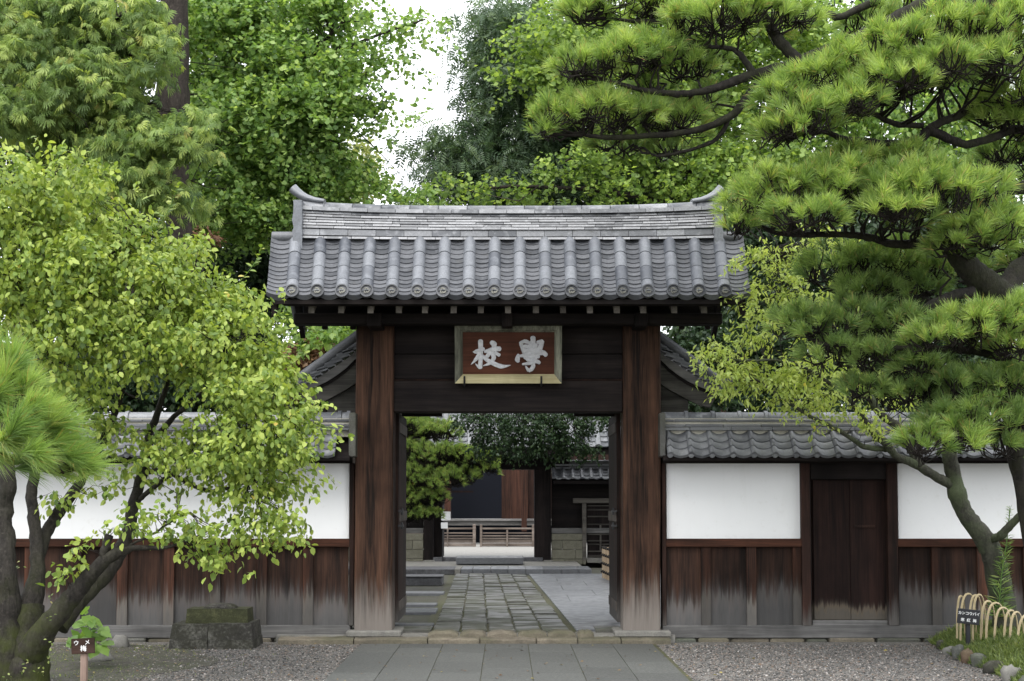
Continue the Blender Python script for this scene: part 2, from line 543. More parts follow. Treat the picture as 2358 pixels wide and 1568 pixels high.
M['leaf_cypress'] = leafmat('cypress_spray', [(0, (.05, .10, .03)), (.5, (.21, .31, .09)), (.93, (.46, .54, .16)), (1, (.42, .32, .14))], .42)
M['leaf_brown'] = leafmat('dry_leaf', [(0, (.08, .04, .025)), (.5, (.20, .10, .055)), (1, (.38, .24, .14))], .15)
M['needle'] = leafmat('pine_needle', [(0, (.10, .18, .055)), (.5, (.25, .36, .10)), (.9, (.44, .55, .18)), (.97, (.50, .48, .18)), (1, (.46, .32, .15))], .45, .4, .4, 1.3)
M['needle_dk'] = leafmat('shaded_pine_needle', [(0, (.09, .16, .06)), (.5, (.20, .30, .10)), (.95, (.34, .45, .15)), (1, (.42, .34, .16))], .45, .4, .4, 1.3)  # darker copy of the pine needle, shade of the pads put into colour
M['needle_near'] = leafmat('long_pine_needle', [(0, (.11, .20, .06)), (.5, (.22, .34, .09)), (.9, (.38, .49, .15)), (.96, (.46, .42, .16)), (1, (.44, .28, .11))], .42, .4, .4)
M['grass'] = leafmat('ground_grass', [(0, (.06, .09, .025)), (.5, (.13, .18, .045)), (.9, (.23, .27, .08)), (1, (.30, .27, .12))], .3)
M['herb'] = leafmat('broad_herb_leaf', [(0, (.13, .24, .055)), (1, (.26, .40, .10))], .4)
# ------------------------------------------------------------------ ground and setting
def gravelmat(name, c=(.145, .142, .135), warm=(.155, .13, .105)):
    m, t, b, out = newmat(name)
    tc = N(t, "ShaderNodeTexCoord")
    vo = N(t, "ShaderNodeTexVoronoi"); vo.inputs['Scale'].default_value = 62
    t.links.new(tc.outputs['Object'], vo.inputs['Vector'])
    sp = N(t, "ShaderNodeSeparateColor"); t.links.new(vo.outputs['Color'], sp.inputs[0])
    col = ramp(t, sp.outputs[0], [(0, tuple(k*.35 for k in c)), (.4, c), (.75, warm), (1, (.30, .29, .275))])
    n = noise(t, tc.outputs['Object'], .8, 4)
    col = mix(t, col, tuple(k*.5 for k in warm), ramp(t, n, [(.5, 0.0), (.75, .5)]))
    t.links.new(col, b.inputs['Base Color'])
    b.inputs['Roughness'].default_value = .85
    inv = mathn(t, 'SUBTRACT', 1.0, vo.outputs['Distance'])
    bump(t, b, inv, .9, .02)
    return m
M['gravel'] = gravelmat('gravel_bed')
M['pebble'] = leafmat('pebble', [(0, (.035, .034, .033)), (.35, (.10, .097, .093)), (.6, (.17, .167, .16)), (.82, (.165, .125, .10)), (1, (.38, .36, .34))], 0.0, .8, .3)
M['earth'] = stone('damp_earth', [(.025, .021, .016), (.065, .057, .046), (.14, .128, .11)], 9, moss=(.05, .07, .015), mossamt=.4)
M['court'] = stone('pale_courtyard_gravel', [(.17, .165, .15), (.24, .232, .215), (.33, .32, .30)], 30, .9)
M['pave_joint'] = stone('mossy_joint_earth', [(.025, .024, .016), (.055, .05, .03), (.13, .11, .065)], 14, moss=(.07, .085, .02), mossamt=.6)

g = MB()
n = 24
xs = np.concatenate([[-400, -120], np.linspace(-30, 30, 21), [120, 400]])
ys = np.concatenate([[-60, -10], np.linspace(0, 60, 21), [150, 600]])
vs = [(x, y, -.03) for y in ys for x in xs]
w = len(xs)
g.add(vs, [(j*w+i, j*w+i+1, (j+1)*w+i+1, (j+1)*w+i) for j in range(len(ys)-1) for i in range(w-1)])
g.build('ground', M['earth'], origin=(0, 0, 0), kind='structure')

gb = MB()
gb.add([(-12, 2, 0), (12, 2, 0), (12, 17.05, 0), (-12, 17.05, 0)], [(0, 1, 2, 3)])
gb.build('gravel_yard', M['gravel'], origin=(0, 0, 0), kind='structure')

sb = MB(); vs = [(-4.6, 14.0, .006)]; ns = 60
rs0 = random.Random(9)
for k in range(ns):
    a = 2*math.pi*k/ns; rx_ = 1.65 + .12*math.sin(3*a) + .08*math.sin(7*a+1) + rs0.uniform(-.04, .04)
    vs.append((-4.6 + rx_*math.cos(a), 14.6 + 2.2*math.sin(a)*(1 + .05*math.sin(5*a)), .005))
vs[0] = (-4.6, 14.6, .012)
sb.add(vs, [(0, 1+k, 1+(k+1) % ns) for k in range(ns)])
sb.build('soil_patch', M['earth'], origin=(-4.6, 14.6, 0), kind='structure')

# pebbles lying in the part of the yard that shows
def rocks_cloud(n, fn, smin, smax):
    base = np.array([(1,0,0),(-1,0,0),(0,1,0),(0,-1,0),(0,0,1),(0,0,-.5)], float)
    tri = np.array([(0,2,4),(2,1,4),(1,3,4),(3,0,4),(2,0,5),(1,2,5),(3,1,5),(0,3,5)])
    pos = fn(n); n = len(pos)
    s = rng.uniform(smin, smax, n) * rng.choice([1, 1, 1, 1.5], n)
    a = rng.uniform(0, 6.28, n)
    sc = np.stack([s, s*rng.uniform(.6, 1, n), s*rng.uniform(.4, .7, n)], 1)
    v = base[None]*sc[:, None] * rng.uniform(.75, 1.15, (n, 6, 1))
    c, si = np.cos(a)[:, None], np.sin(a)[:, None]
    x = v[..., 0]*c - v[..., 1]*si; y = v[..., 0]*si + v[..., 1]*c
    v = np.stack([x, y, v[..., 2]], -1) + pos[:, None]
    f = tri[None] + (np.arange(n)*6)[:, None, None]
    return v.reshape(-1, 3), f.reshape(-1, 3), np.repeat(rng.uniform(0, 1, n), 8)

def cloud_mesh(name, v, f, rnd, mat, parent=None, origin=None, smooth=False, **kw):
    v = np.asarray(v, dtype=np.float32); f = np.asarray(f, dtype=np.int32)
    o = np.array(origin if origin is not None else v.mean(0), dtype=np.float32)
    me = bpy.data.meshes.new(name)
    k = f.shape[1]
    me.vertices.add(len(v)); me.vertices.foreach_set('co', (v - o).ravel())
    me.loops.add(f.size); me.loops.foreach_set('vertex_index', f.ravel())
    me.polygons.add(len(f))
    me.polygons.foreach_set('loop_start', np.arange(0, f.size, k, dtype=np.int32))
    me.update(calc_edges=True)
    at = me.attributes.new('rnd', 'FLOAT', 'FACE')
    at.data.foreach_set('value', np.asarray(rnd, dtype=np.float32))
    if smooth: me.polygons.foreach_set('use_smooth', np.ones(len(f), dtype=bool))
    me.materials.append(mat)
    me.validate()
    return put(name, me, Vector([float(t) for t in o]), parent, **kw)

PXL = lambda y: G(828 - (y - 1483) * .86, y).x
def gravel_pts(n):
    Y = rng.uniform(12.6, 16.75, n); X = rng.uniform(-5.2, 5.6, n)
    keep = (X < -1.62) | (X > 1.66)
    keep &= rng.uniform(0, 1, n) < np.where(np.abs(X) < 1.9, .75, 1)
    soil = np.clip((-2.75 - X + .35*np.sin(Y*3.1) + .25*np.sin(Y*7.3)) / .9, 0, 1)
    keep &= rng.uniform(0, 1, n) > soil * .5
    return np.stack([X, Y, rng.uniform(0, .006, n)], 1)[keep]
v, f, r = rocks_cloud(52000, gravel_pts, .006, .0145)
cloud_mesh('gravel', v, f, r, M['pebble'], kind='stuff')

# front path of granite slabs: seven columns
path = thing('path', 'grey granite slab path leading up to the sandstone sill of the gate', 'path', (0, 14, 0))
path['kind'] = 'structure'; del path['category']
bed = MB(); bed.box(-1.62, 1.66, 2, 16.74, -.02, .004); bed.build('path_bed', M['pave_joint'], path)
xj = [G(x, 1487).x for x in (829, 922, 1020, 1118, 1216, 1314, 1410, 1505)]
meshes = {}
for i in range(7):
    for r_ in range(9):
        L = .94; off = .47 if i % 2 else 0
        y1 = 16.74 - r_*L + off; y0 = y1 - L
        y1 = min(y1, 16.74)
        if y0 < 8: y0 = 8
        if y1 - y0 < .1: continue
        mb = MB(); mb.box(xj[i]+.0028, xj[i+1]-.0028, y0+.0015, y1-.0015, -.01, .012 + random.uniform(-.001, .001), .003)
        mb.build('paving_slab', M['slab'], path)

# ------------------------------------------------------------------ sandstone sill under the gate
sill = thing('sill', 'worn tan sandstone sill under the gate', 'sill', (0, 16.9, 0))
sill['kind'] = 'structure'; del sill['category']
edges = [640, 815, 985, 1105, 1235, 1330, 1430, 1545]
rr = random.Random(3)
for a, b_ in zip(edges[:-1], edges[1:]):
    x0 = P(a, 1475, 16.8).x; x1 = P(b_, 1475, 16.8).x
    mb = MB()
    n = 10; top = []; 
    vs = []
    for k in range(n + 1):
        x = x0 + .006 + (x1 - x0 - .012) * k / n
        e = rr.uniform(-.012, .012)
        h = .062 + rr.uniform(-.006, .006)
        vs += [(x, 16.765 + e, -.03), (x, 16.765 + e, h - .015), (x, 16.785 + e, h), (x, 16.98, h + .01), (x, 16.98, -.03)]
    fs = []
    for k in range(n):
        for q in range(4):
            a0 = k*5 + q
            fs.append((a0, a0+5, a0+6, a0+1))
    fs += [(0, 1, 2, 3, 4), tuple(n*5 + q for q in (4, 3, 2, 1, 0))]
    mb.add(vs, fs)
    mb.build('sill_stone', M['sand'], sill)
for a, b_ in zip([985, 1058, 1122, 1193, 1262, 1330], [1055, 1119, 1190, 1259, 1327, 1368]):
    x0 = P(a, 1460, 16.9).x; x1 = P(b_, 1460, 16.9).x
    mb = MB(); vs = []; n = 8
    for k in range(n + 1):
        u = k / n; x = x0 + (x1 - x0) * u
        arch = (1 - (2*u - 1)**4)
        e = rr.uniform(-.006, .006)
        h = .10 + .035 * arch + e
        vs += [(x, 16.90 + .03*(1-arch), 0), (x, 16.90 + .03*(1-arch), h - .03), (x, 16.95, h), (x, 17.16, h), (x, 17.16, 0)]
    fs = []
    for k in range(n):
        for q in range(4):
            a0 = k*5 + q; fs.append((a0, a0+5, a0+6, a0+1))
    fs += [(0, 1, 2, 3, 4), tuple(n*5 + q for q in (4, 3, 2, 1, 0))]
    mb.add(vs, fs)
    mb.build('sill_stone', M['sand'], sill)
# fill below
fb = MB(); fb.box(-2.6, 1.9, 16.97, 17.6, -.02, .085); fb.build('sill_core', M['bstone'], sill)

# ------------------------------------------------------------------ main gate
YG = 17.0
gate = thing('main_gate', 'tall dark wooden gate with grey tiled roof and red brown posts', 'gate', (0, 17.2, 0))
for (a, b_) in ((818, 905), (1434, 1520)):
    bot = (815 if a < 1000 else 1435, 903 if a < 1000 else 1521)
    xa, xb = P(bot[0], 1450, YG).x, P(bot[1], 1450, YG).x
    ta, tb = P(a + 2, 740, YG).x, P(b_ + 2, 740, YG).x
    z0 = P(850, 1454, YG).z; z1 = P(850, 712, YG).z
    mb = MB()
    nn = 14; vs = []; 
    for k in range(nn + 1):
        u = k / nn
        l = xa + (ta - xa)*u + rr.uniform(-.002, .002); r_ = xb + (tb - xb)*u + rr.uniform(-.002, .002)
        z = z0 + (z1 - z0)*u; c = .014
        vs += [(l + c, YG, z), (r_ - c, YG, z), (r_, YG + c, z), (r_, YG + .40, z), (l, YG + .40, z), (l, YG + c, z)]
    fs = [(5, 4, 3, 2, 1, 0), tuple(nn*6 + q for q in range(6))]
    for k in range(nn):
        for q in range(6):
            a0 = k*6 + q; c0 = k*6 + (q+1) % 6
            fs.append((a0, c0, c0+6, a0+6))
    mb.add(vs, fs)
    post = mb.build('post', M['post'], gate)
    bs = bpx(a - 22 if a < 1000 else a - 18, 1453, b_ + 18 if a < 1000 else b_ + 26, 1468, YG - .10, .6, 'base_stone', M['bstone'], gate, .015)
# lintel beam, panel above it
bpx(906, 875, 1434, 949, YG + .06, .28, 'lintel', M['lintel'], gate, .012)
bpx(906, 873.5, 1434, 876, YG + .045, .05, 'lintel_bead', M['frame'], gate, 0)
pe = [735, 815, 873]
for a, b_ in zip(pe[:-1], pe[1:]):
    bpx(906, a + .6, 1434, b_ - .6, YG + .13, .06, 'panel_plank', M['lintel'], gate, .004)
bpx(904, 735, 1436, 876, YG + .20, .04, 'panel_backing', M['darkx'], gate, 0)
bpx(700, 690, 1646, 722, 16.80, .05, 'ceiling_board', M['darkx'], gate, 0)
# deep beam ahead and small brackets
YB = 16.62
bpx(676, 720, 1664, 746, YB, .22, 'eave_beam', M['darkx'], gate, .012)
for (a, b_) in ((845, 878), (1155, 1180), (1462, 1492)):
    bpx(a, 719, b_, 751, YB - .06, .75, 'bracket_arm', M['darkz'], gate, .008)
for (a, b_) in ((741, 753), (806, 818), (1565, 1577), (1625, 1637)):
    bpx(a, 745, b_, 757, YB + .3, .1, 'beam_peg', M['darkz'], gate, .004)
# roof surfaces
YE, YT = 16.0, 16.75
E0 = P(1167, 679, YE).z; T0 = P(1167, 552, YT).z
def prof(v):      # v 0 at eave .. 1 at ridge foot -> (y, z) slightly hollow curve
    y = YE + (YT - YE) * v
    z = E0 + (T0 - E0) * (v * .82 + v * v * .18)
    return y, z
# fascia and board under tiles
bpx(652, 688, 1686, 703, YE + .12, .07, 'fascia', M['darkx'], gate, .006)
bpx(640, 681, 1697, 689, YE + .07, .09, 'eave_board', M['darkx'], gate, .004)
xL, xR = P(632, 690, YE + .2).x, P(1706, 690, YE + .2).x
mb = MB()
vs = []
for k in range(7):
    y, z = prof(k / 6); vs += [(xL, y + .04, z - .045), (xR, y + .04, z - .045)]
mb.add(vs, [(2*k, 2*k+1, 2*k+3, 2*k+2) for k in range(6)])
vs2 = [(p[0], p[1], p[2] - .05) for p in vs]
mb.add(vs2, [(2*k, 2*k+2, 2*k+3, 2*k+1) for k in range(6)])
mb.add(vs + vs2, [(0, 14, 15, 1), (0, 2, 16, 14)] + [(2*k, 2*k+2, 14+2*k+2, 14+2*k) for k in range(6)] + [(2*k+1, 14+2*k+1, 14+2*k+3, 2*k+3) for k in range(6)])
mb.build('roof_deck', M['darkx'], gate)
# rafters, sloping up under the deck
rx = [710.4, 779, 846.6, 911.8, 972, 1038, 1100.7, 1163.4, 1227.6, 1290, 1352, 1414, 1475, 1546, 1615]
for x in rx:
    c = P(x + 6.5, 711, YE + .22)
    mb = MB()
    hw = .032; hh = .048
    zt = c.z + hh; zb = c.z - hh
    dy, dz = .85, .42
    y0 = YE + .22
    mb.add([(c.x-hw, y0, zb), (c.x+hw, y0, zb), (c.x+hw, y0+dy, zb+dz), (c.x-hw, y0+dy, zb+dz),
            (c.x-hw, y0, zt), (c.x+hw, y0, zt), (c.x+hw, y0+dy, zt+dz), (c.x-hw, y0+dy, zt+dz)],
           [(0, 3, 2, 1), (4, 5, 6, 7), (0, 1, 5, 4), (1, 2, 6, 5), (2, 3, 7, 6), (3, 0, 4, 7)])
    mb.build('rafter', M['rafter'], gate)

# --- tiles
def arc_tile(w, L, sag, th, up=False, seg=7, lip=0.0):
    """pan tile: hollow upward, axis along +y, lower edge at y=0"""
    mb = MB(); vs = []
    for (y, dz) in ((0, 0), (L, -.0)):
        for k in range(seg + 1):
            u = 2 * k / seg - 1
            z = sag * u * u
            vs.append((u * w / 2, y, z + dz + th))
    for (y, dz) in ((0, 0), (L, -.0)):
        for k in range(seg + 1):
            u = 2 * k / seg - 1
            z = sag * u * u
            vs.append((u * w / 2, y, z + dz - (lip * (1 - .5*u*u) if y == 0 else 0)))
    n1 = seg + 1; fs = []
    for k in range(seg):
        fs.append((k, k+1, n1+k+1, n1+k))
        fs.append((2*n1+k+1, 2*n1+k, 3*n1+k, 3*n1+k+1))
        fs.append((2*n1+k, 2*n1+k+1, k+1, k))
    fs.append((0, n1, 3*n1, 2*n1)); fs.append((n1-1, 3*n1-1, 4*n1-1, 2*n1-1))
    mb.add(vs, fs, False)
    return mb
def raw_mesh(mb, name, mat, smooth=None):
    me = bpy.data.meshes.new(name)
    me.from_pydata([tuple(map(float, p)) for p in mb.v], [], mb.f)
    me.polygons.foreach_set('use_smooth', mb.sm if smooth is None else [smooth]*len(mb.f))
    me.materials.append(mat)
    return me
NR = 13
slope_len = math.hypot(YT - YE, T0 - E0)
expo = slope_len / NR
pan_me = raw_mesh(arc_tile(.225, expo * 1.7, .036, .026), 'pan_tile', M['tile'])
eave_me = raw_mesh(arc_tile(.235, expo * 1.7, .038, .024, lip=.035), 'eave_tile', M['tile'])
# cover tile segment: half barrel
def barrel(r0, r1, L, seg=10, full=False, y0=0):
    mb = MB(); m_ = seg + 1
    an = [math.pi * k / seg for k in range(m_)]
    ring = lambda y, r: [(r*math.cos(a), y, r*math.sin(a)) for a in an]
    qs = [tuple((k, k+1, m_+k+1, m_+k)[::-1]) for k in range(seg)]
    mb.add(ring(y0, r0) + ring(y0 + L*.955, r0), qs, True)
    mb.add(ring(y0 + L*.955, r0) + ring(y0 + L*.955, r0 - .006), qs, False)
    mb.add(ring(y0 + L*.955, r0 - .006) + ring(y0 + L, r0 - .006), qs, True)
    mb.add(ring(y0, r0), [tuple(range(m_))])
    mb.add(ring(y0 + L, r0 - .006), [tuple(range(m_))[::-1]])
    return mb
NSEG = 4
clen = slope_len * 1.02 / NSEG
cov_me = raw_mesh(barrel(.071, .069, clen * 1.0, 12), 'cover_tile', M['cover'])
# round end face with rim; comma crest
def disc_mesh():
    mb = MB(); seg = 24
    rings = [(0, .06, .030), (.0, .060, .058), (-.008, .064, .0), ]
    prof_ = [(.074, .05), (.076, .0), (.074, -.008), (.061, -.008), (.058, .008), (0.0, .008)]
    vs = []
    for (r, y) in prof_[:-1]:
        for k in range(seg):
            a = 2*math.pi*k/seg
            vs.append((r*math.cos(a), y, r*math.sin(a)))
    vs.append((0, .006, 0))
    fs = []
    for q in range(4):
        for k in range(seg):
            fs.append((q*seg+k, (q+1)*seg+k, (q+1)*seg+(k+1) % seg, q*seg+(k+1) % seg))
    for k in range(seg):
        fs.append((4*seg+k, len(vs)-1, 4*seg+(k+1) % seg))
    vs.append((0, .05, 0))
    for k in range(seg):
        fs.append((k, (k+1) % seg, len(vs)-1))
    mb.add(vs, fs, False)
    return mb
def crest_mesh():
    mb = MB()
    for c in range(3):
        a0 = c * 2*math.pi/3
        top = []; bot = []
        n = 12
        for k in range(n + 1):
            u = k / n
            a = a0 + u * 2.5
            rad = .010 + .024 * u ** .8
            wd = .0105 * (1 - u) ** .5 + .0015
            top.append(((rad + wd)*math.cos(a), (rad + wd)*math.sin(a)))
            bot.append(((rad - wd)*math.cos(a), (rad - wd)*math.sin(a)))
        mb.strip(top, bot, -.005, .0075)
    for k in range(16):
        a = 2*math.pi*k/16; x, z = .048*math.cos(a), .048*math.sin(a); s = .0042
        mb.add([(x-s, .0075, z), (x, .0075, z-s), (x+s, .0075, z), (x, .0075, z+s), (x, .001, z)], [(0, 1, 4), (1, 2, 4), (2, 3, 4), (3, 0, 4)])
    return mb
M['crest'] = tilemat('tile_crest', (.10, .098, .085), (.17, .165, .135), .5)
disc_me = raw_mesh(disc_mesh(), 'end_disc', M['tile'])
crest_me = raw_mesh(crest_mesh(), 'crest', M['crest'])

xe = [672, 730, 787, 844, 902, 961, 1020, 1079, 1138, 1197, 1257, 1316.5, 1376, 1434.5, 1492.5, 1551, 1610, 1670]
xt = [681 + (1655.5 - 681) * k / 17 for k in range(18)]
XE = [P(x, 668, YE).x for x in xe]
XT = [P(x, 556, YT).x for x in xt]
def smat(x0, x1, v, dn=0.0, lift=0.0, rollz=0.0):
    """matrix on the slope: x right, y up the slope, z outward"""
    y, z = prof(v); y2, z2 = prof(min(v + .05, 1.02))
    x = x0 + (x1 - x0) * v
    ay = Vector(((x1 - x0) * .05, y2 - y, z2 - z)).normalized()
    az = Vector((0, -ay.z, ay.y)).normalized()
    ax = ay.cross(az).normalized()
    m = Matrix((ax, ay, az)).transposed().to_4x4()
    m = m @ Matrix.Rotation(lift, 4, 'X') @ Matrix.Rotation(rollz, 4, 'Z')
    m.translation = Vector((x, y, z)) + az * dn
    return m
sp = XE[1] - XE[0]
cols = [XE[0] - sp/2] + [(XE[k] + XE[k+1]) / 2 for k in range(17)] + [XE[17] + sp/2]
colt = [XT[0] - (XT[1]-XT[0])/2] + [(XT[k] + XT[k+1]) / 2 for k in range(17)] + [XT[17] + (XT[1]-XT[0])/2]
for c in range(19):
    wide = 1.18 if c in (0, 18) else 1.0
    for r_ in range(NR):
        v0 = r_ / NR
        m_ = smat(cols[c] + rr.uniform(-.002, .002), colt[c], v0, -.028 + rr.uniform(-.002, .002), -.12 + rr.uniform(-.015, .015), rr.uniform(-.012, .012))
        if wide > 1: m_ = m_ @ Matrix.Diagonal((wide, 1, 1.2, 1))
        put('pan_tile' if r_ else 'eave_tile', pan_me if r_ else eave_me, None, gate, matrix=m_)
for c in range(18):
    for s_ in range(NSEG):
        v0 = s_ / NSEG * 1.0
        m_ = smat(XE[c], XT[c], v0, -.006, rr.uniform(-.004, .004))
        put('cover_tile', cov_me, None, gate, matrix=m_)
    y, z = prof(0)
    cc = P(xe[c], 668.5 + (.6 if 3 < c < 14 else 0), YE - .03)
    d = put('end_disc', disc_me, cc, gate)
    d.rotation_euler = (math.radians(-12), rr.uniform(-.2, .2), 0)
    e = put('crest', crest_me, cc, d)
# --- ridge of stacked flat tiles, ends rising a little
YR = 16.74
def ridge_z(py, X, amt):
    z = P(1167, py, YR).z
    u = abs(X) / P(1655, py, YR).x
    return z + amt * .8 * (u ** 3)
rows = [(482, 492, .064), (492.6, 498.7, .060), (499, 505, .055), (505.3, 511.2, .050), (511.5, 517.4, .046), (517.7, 523.6, .042), (523.9, 530.4, .038), (531, 546, .032), (547.4, 553.6, .026)]
xl_, xr_ = P(694, 500, YR).x, P(1652, 500, YR).x
core = MB(); core.box(xl_, xr_, YR + .05, YR + .46, P(1167, 556, YR).z, P(1167, 482, YR).z); core.build('ridge_core', M['tdark'], gate)
rid_n = 0
for ri, (ya, yb, amt) in enumerate(rows):
    L = P(1167+64, 500, YR).x - P(1167, 500, YR).x
    if ri == 7: L = P(1167+64.5, 500, YR).x - P(1167, 500, YR).x
    x = xl_ - rr.uniform(0, 1) * L
    proud = (-.02 if ri == 0 else -.006 * ri) if ri < 7 else (-.035 if ri == 7 else -.055)
    bk = 0
    while x < xr_ - .02:
        a = max(x + .0025, xl_); b_ = min(x + L - .0025, xr_)
        x += L
        if b_ - a < .03: continue
        za, zb = ridge_z(yb, a, amt), ridge_z(yb, b_, amt)
        zc, zd = ridge_z(ya, a, amt), ridge_z(ya, b_, amt)
        j = rr.uniform(-.003, .003); yy = YR + proud + rr.uniform(-.003, .003)
        t_ = .0022
        mb = MB()
        # face leans back at its top like a stacked flat tile
        vs = [(a, yy, za+t_), (b_, yy, zb+t_), (b_, yy+.012, zd-t_), (a, yy+.012, zc-t_),
              (a, YR+.5-proud-(yy-YR), za+t_), (b_, YR+.5-proud-(yy-YR), zb+t_), (b_, YR+.49-proud, zd-t_), (a, YR+.49-proud, zc-t_)]
        vs = [(p[0], p[1], p[2] + j*.4) for p in vs]
        mb.add(vs, [(0, 1, 2, 3), (5, 4, 7, 6), (3, 2, 6, 7), (4, 5, 1, 0), (0, 3, 7, 4), (1, 5, 6, 2)])
        mb.build('ridge_tile', M['rtile'], gate); rid_n += 1
# round cap tiles along the top
L = (xr_ - xl_ + .02) / 14.5
x = xl_ + L * .75
capx = [xl_ - .02]
while x < xr_ - .3*L: capx.append(x); x += L
capx.append(xr_ + .02)
def captop(X): return P(1167, 466, YR).z + .060 * (abs(X)/P(1655, 466, YR).x) ** 3
for a, b_ in zip(capx[:-1], capx[1:]):
    mb = MB(); seg = 10; vs = []
    for (X, k) in ((a+.003, 1.0), (b_-.02, 1.0), (b_-.003, 1.0)):
        zt = captop(X); h = .088; wy = .15
        for q in range(seg + 1):
            an = math.pi*q/seg
            vs.append((X, YR + .22 - wy*math.cos(an)*k, zt - h + h*math.sin(an)**.75*k))
    fs = []
    for q in range(2):
        for k in range(seg): fs.append((q*(seg+1)+k, (q+1)*(seg+1)+k, (q+1)*(seg+1)+k+1, q*(seg+1)+k+1))
    fs.append(tuple(range(seg+1))); fs.append(tuple(range(2*(seg+1), 3*(seg+1)))[::-1])
    mb.add(vs, fs, False)
    for i in range(2*seg): mb.sm[i] = True
    mb.build('ridge_cap', M['rtile'], gate)
# ridge ends: upswept horn and stepped end tile
for sgn, hx in ((-1, [(748, 460.5), (725, 457), (706, 451), (692, 444), (681, 436), (672, 428)]), (1, [(1592, 460.5), (1614, 457), (1632, 451), (1646, 444), (1656, 436), (1664, 429)])):
    pts = [P(x, y + 8, YR + .2) for x, y in hx]
    mb = MB(); seg = 12; vs = []
    for k, p in enumerate(pts):
        u = k / 5
        hgt = .044 + .032*u; wy = .145 - .06*u
        tdir = (pts[min(k+1, 5)] - pts[max(k-1, 0)]).normalized()
        nrm = Vector((-tdir.z, 0, tdir.x)) * (1 if tdir.x > 0 else -1)
        for q in range(seg):
            an = 2*math.pi*q/seg
            hh_ = hgt * (1 if math.sin(an) > 0 else .55)
            vs.append(p + nrm*math.sin(an)*hh_ + Vector((0, math.cos(an)*wy, 0)))
    fs = [((k)*seg+q, (k+1)*seg+q, (k+1)*seg+(q+1) % seg, k*seg+(q+1) % seg) for k in range(5) for q in range(seg)]
    mb.add(vs, fs, True)
    mb.add(vs[:seg], [tuple(range(seg))]); mb.add(vs[-seg:], [tuple(range(seg))[::-1]])
    mb.build('ridge_horn', M['cover'], gate)
    if sgn < 0: xs_ = (673, 695)
    else: xs_ = (1646, 1666)
    prof_ = [(461, 495, 0, 0), (495, 503, 1, .01), (503, 526, 2, -.004), (526, 534, .5, .012), (534, 571, -1.5, .004)]
    et = MB()
    vs = []
    outer = xs_[0] if sgn < 0 else xs_[1]; inner = xs_[1] if sgn < 0 else xs_[0]
    ys_ = [460, 470, 490, 500, 506, 512, 524, 532, 540, 560, 571]
    bulge = [0, -1, 0, 1.5, 3, 1, -1, 2, 1.2, .5, 2.5]
    top = [P(outer + (1 if sgn > 0 else -1)*(b_-2), y, YR-.1) for y, b_ in zip(ys_, bulge)]
    bot = [P(inner - (1 if sgn > 0 else -1)*(b_*.5), y, YR-.1) for y, b_ in zip(ys_, bulge)]
    et.strip([(p.x, p.z) for p in top], [(p.x, p.z) for p in bot], YR - .10, YR + .55)
    et.build('ridge_end_tile', M['cover'], gate)
    xs2 = (627, 676) if sgn < 0 else (1662, 1708)
    a = P(xs2[0], 546, YT + .03); b_ = P(xs2[1], 546, YT + .03)
    cb = MB(); cb.tube([a, (a+b_)/2, b_], .062, 12); cb.build('verge_ridge_tile', M['tile'], gate)
# rear slope
rs = MB()
for k in range(36):
    X = XE[0] - sp + k * sp * .5
    r0 = .05 if k % 2 == 0 else .02
    rs.tube([(X, 17.3, T0 + .02), (X, 17.9, T0 - .42), (X, 18.5, E0)], r0 if k % 2 else .062, 8)
rs.box(XE[0]-sp, XE[17]+sp, 17.25, 17.3, T0 - .1, T0 + .05)
rs.add([(XE[0]-sp, 17.2, T0), (XE[17]+sp, 17.2, T0), (XE[17]+sp, 18.5, E0-.02), (XE[0]-sp, 18.5, E0-.02)], [(0, 1, 2, 3)])
rs.build('rear_roof_slope', M['tile'], gate, kind='stuff')
# gable boards at both roof ends
for X in (XE[0] - sp*.75, XE[17] + sp*.75):
    mb = MB()
    pts_t = [(YE+.1, E0-.05), (YT, T0-.06), (17.1, T0+.1), (17.6, T0-.3), (18.4, E0-.05)]
    vs = []
    for xx in (X-.03, X+.03):
        for (y, z) in pts_t: vs.append((xx, y, z))
        for (y, z) in pts_t: vs.append((xx, y, z - .16))
    fs = []
    for k in range(4):
        fs += [(k, k+1, 5+k+1, 5+k), (10+k, 15+k, 15+k+1, 10+k+1), (k, 10+k, 10+k+1, k+1), (5+k, 5+k+1, 15+k+1, 15+k)]
    fs += [(0, 5, 15, 10), (4, 14, 19, 9)]
    mb.add(vs, fs); mb.build('gable_board', M['darkz'], gate)

# open door leaves folded back along the passage
for (xa, sgn) in ((907, 1), (1431, -1)):
    X = P(xa, 1300, YG + .4).x
    leaf = MB()
    z0 = P(900, 1440, YG).z; z1 = P(900, 950, YG+.4).z
    leaf.box(min(X, X + sgn*.05), max(X, X + sgn*.05), YG + .42, YG + 1.75, z0, z1, .004)
    lf = leaf.build('door_leaf', M['frame'], gate)
    for k in range(3):
        zz = z0 + .12 + (z1 - z0 - .35)*k/2
        b2 = MB(); b2.box(min(X + sgn*.052, X + sgn*.062), max(X + sgn*.052, X + sgn*.062), YG+.44, YG+1.72, zz, zz+.12, .004)
        b2.build('door_rail', M['greyz'], lf)
    for zz in (P(915, 1178, YG).z, P(915, 1212, YG).z):
        h = MB(); h.box(min(X + sgn*.05, X + sgn*.11), max(X + sgn*.05, X + sgn*.11), YG+.40, YG+.46, zz-.012, zz+.012)
        h.tube([(X+sgn*.09, YG+.43, zz-.04), (X+sgn*.09, YG+.43, zz+.04)], .014, 8)
        h.build('hinge', M['iron'], gate)
# sill blocks under the leaves
for a, b_ in ((903, 992), (1372, 1434)):
    bpx(a, 1449, b_, 1461, YG+.3, .5, 'threshold_block', M['oldstone'], gate, .008)

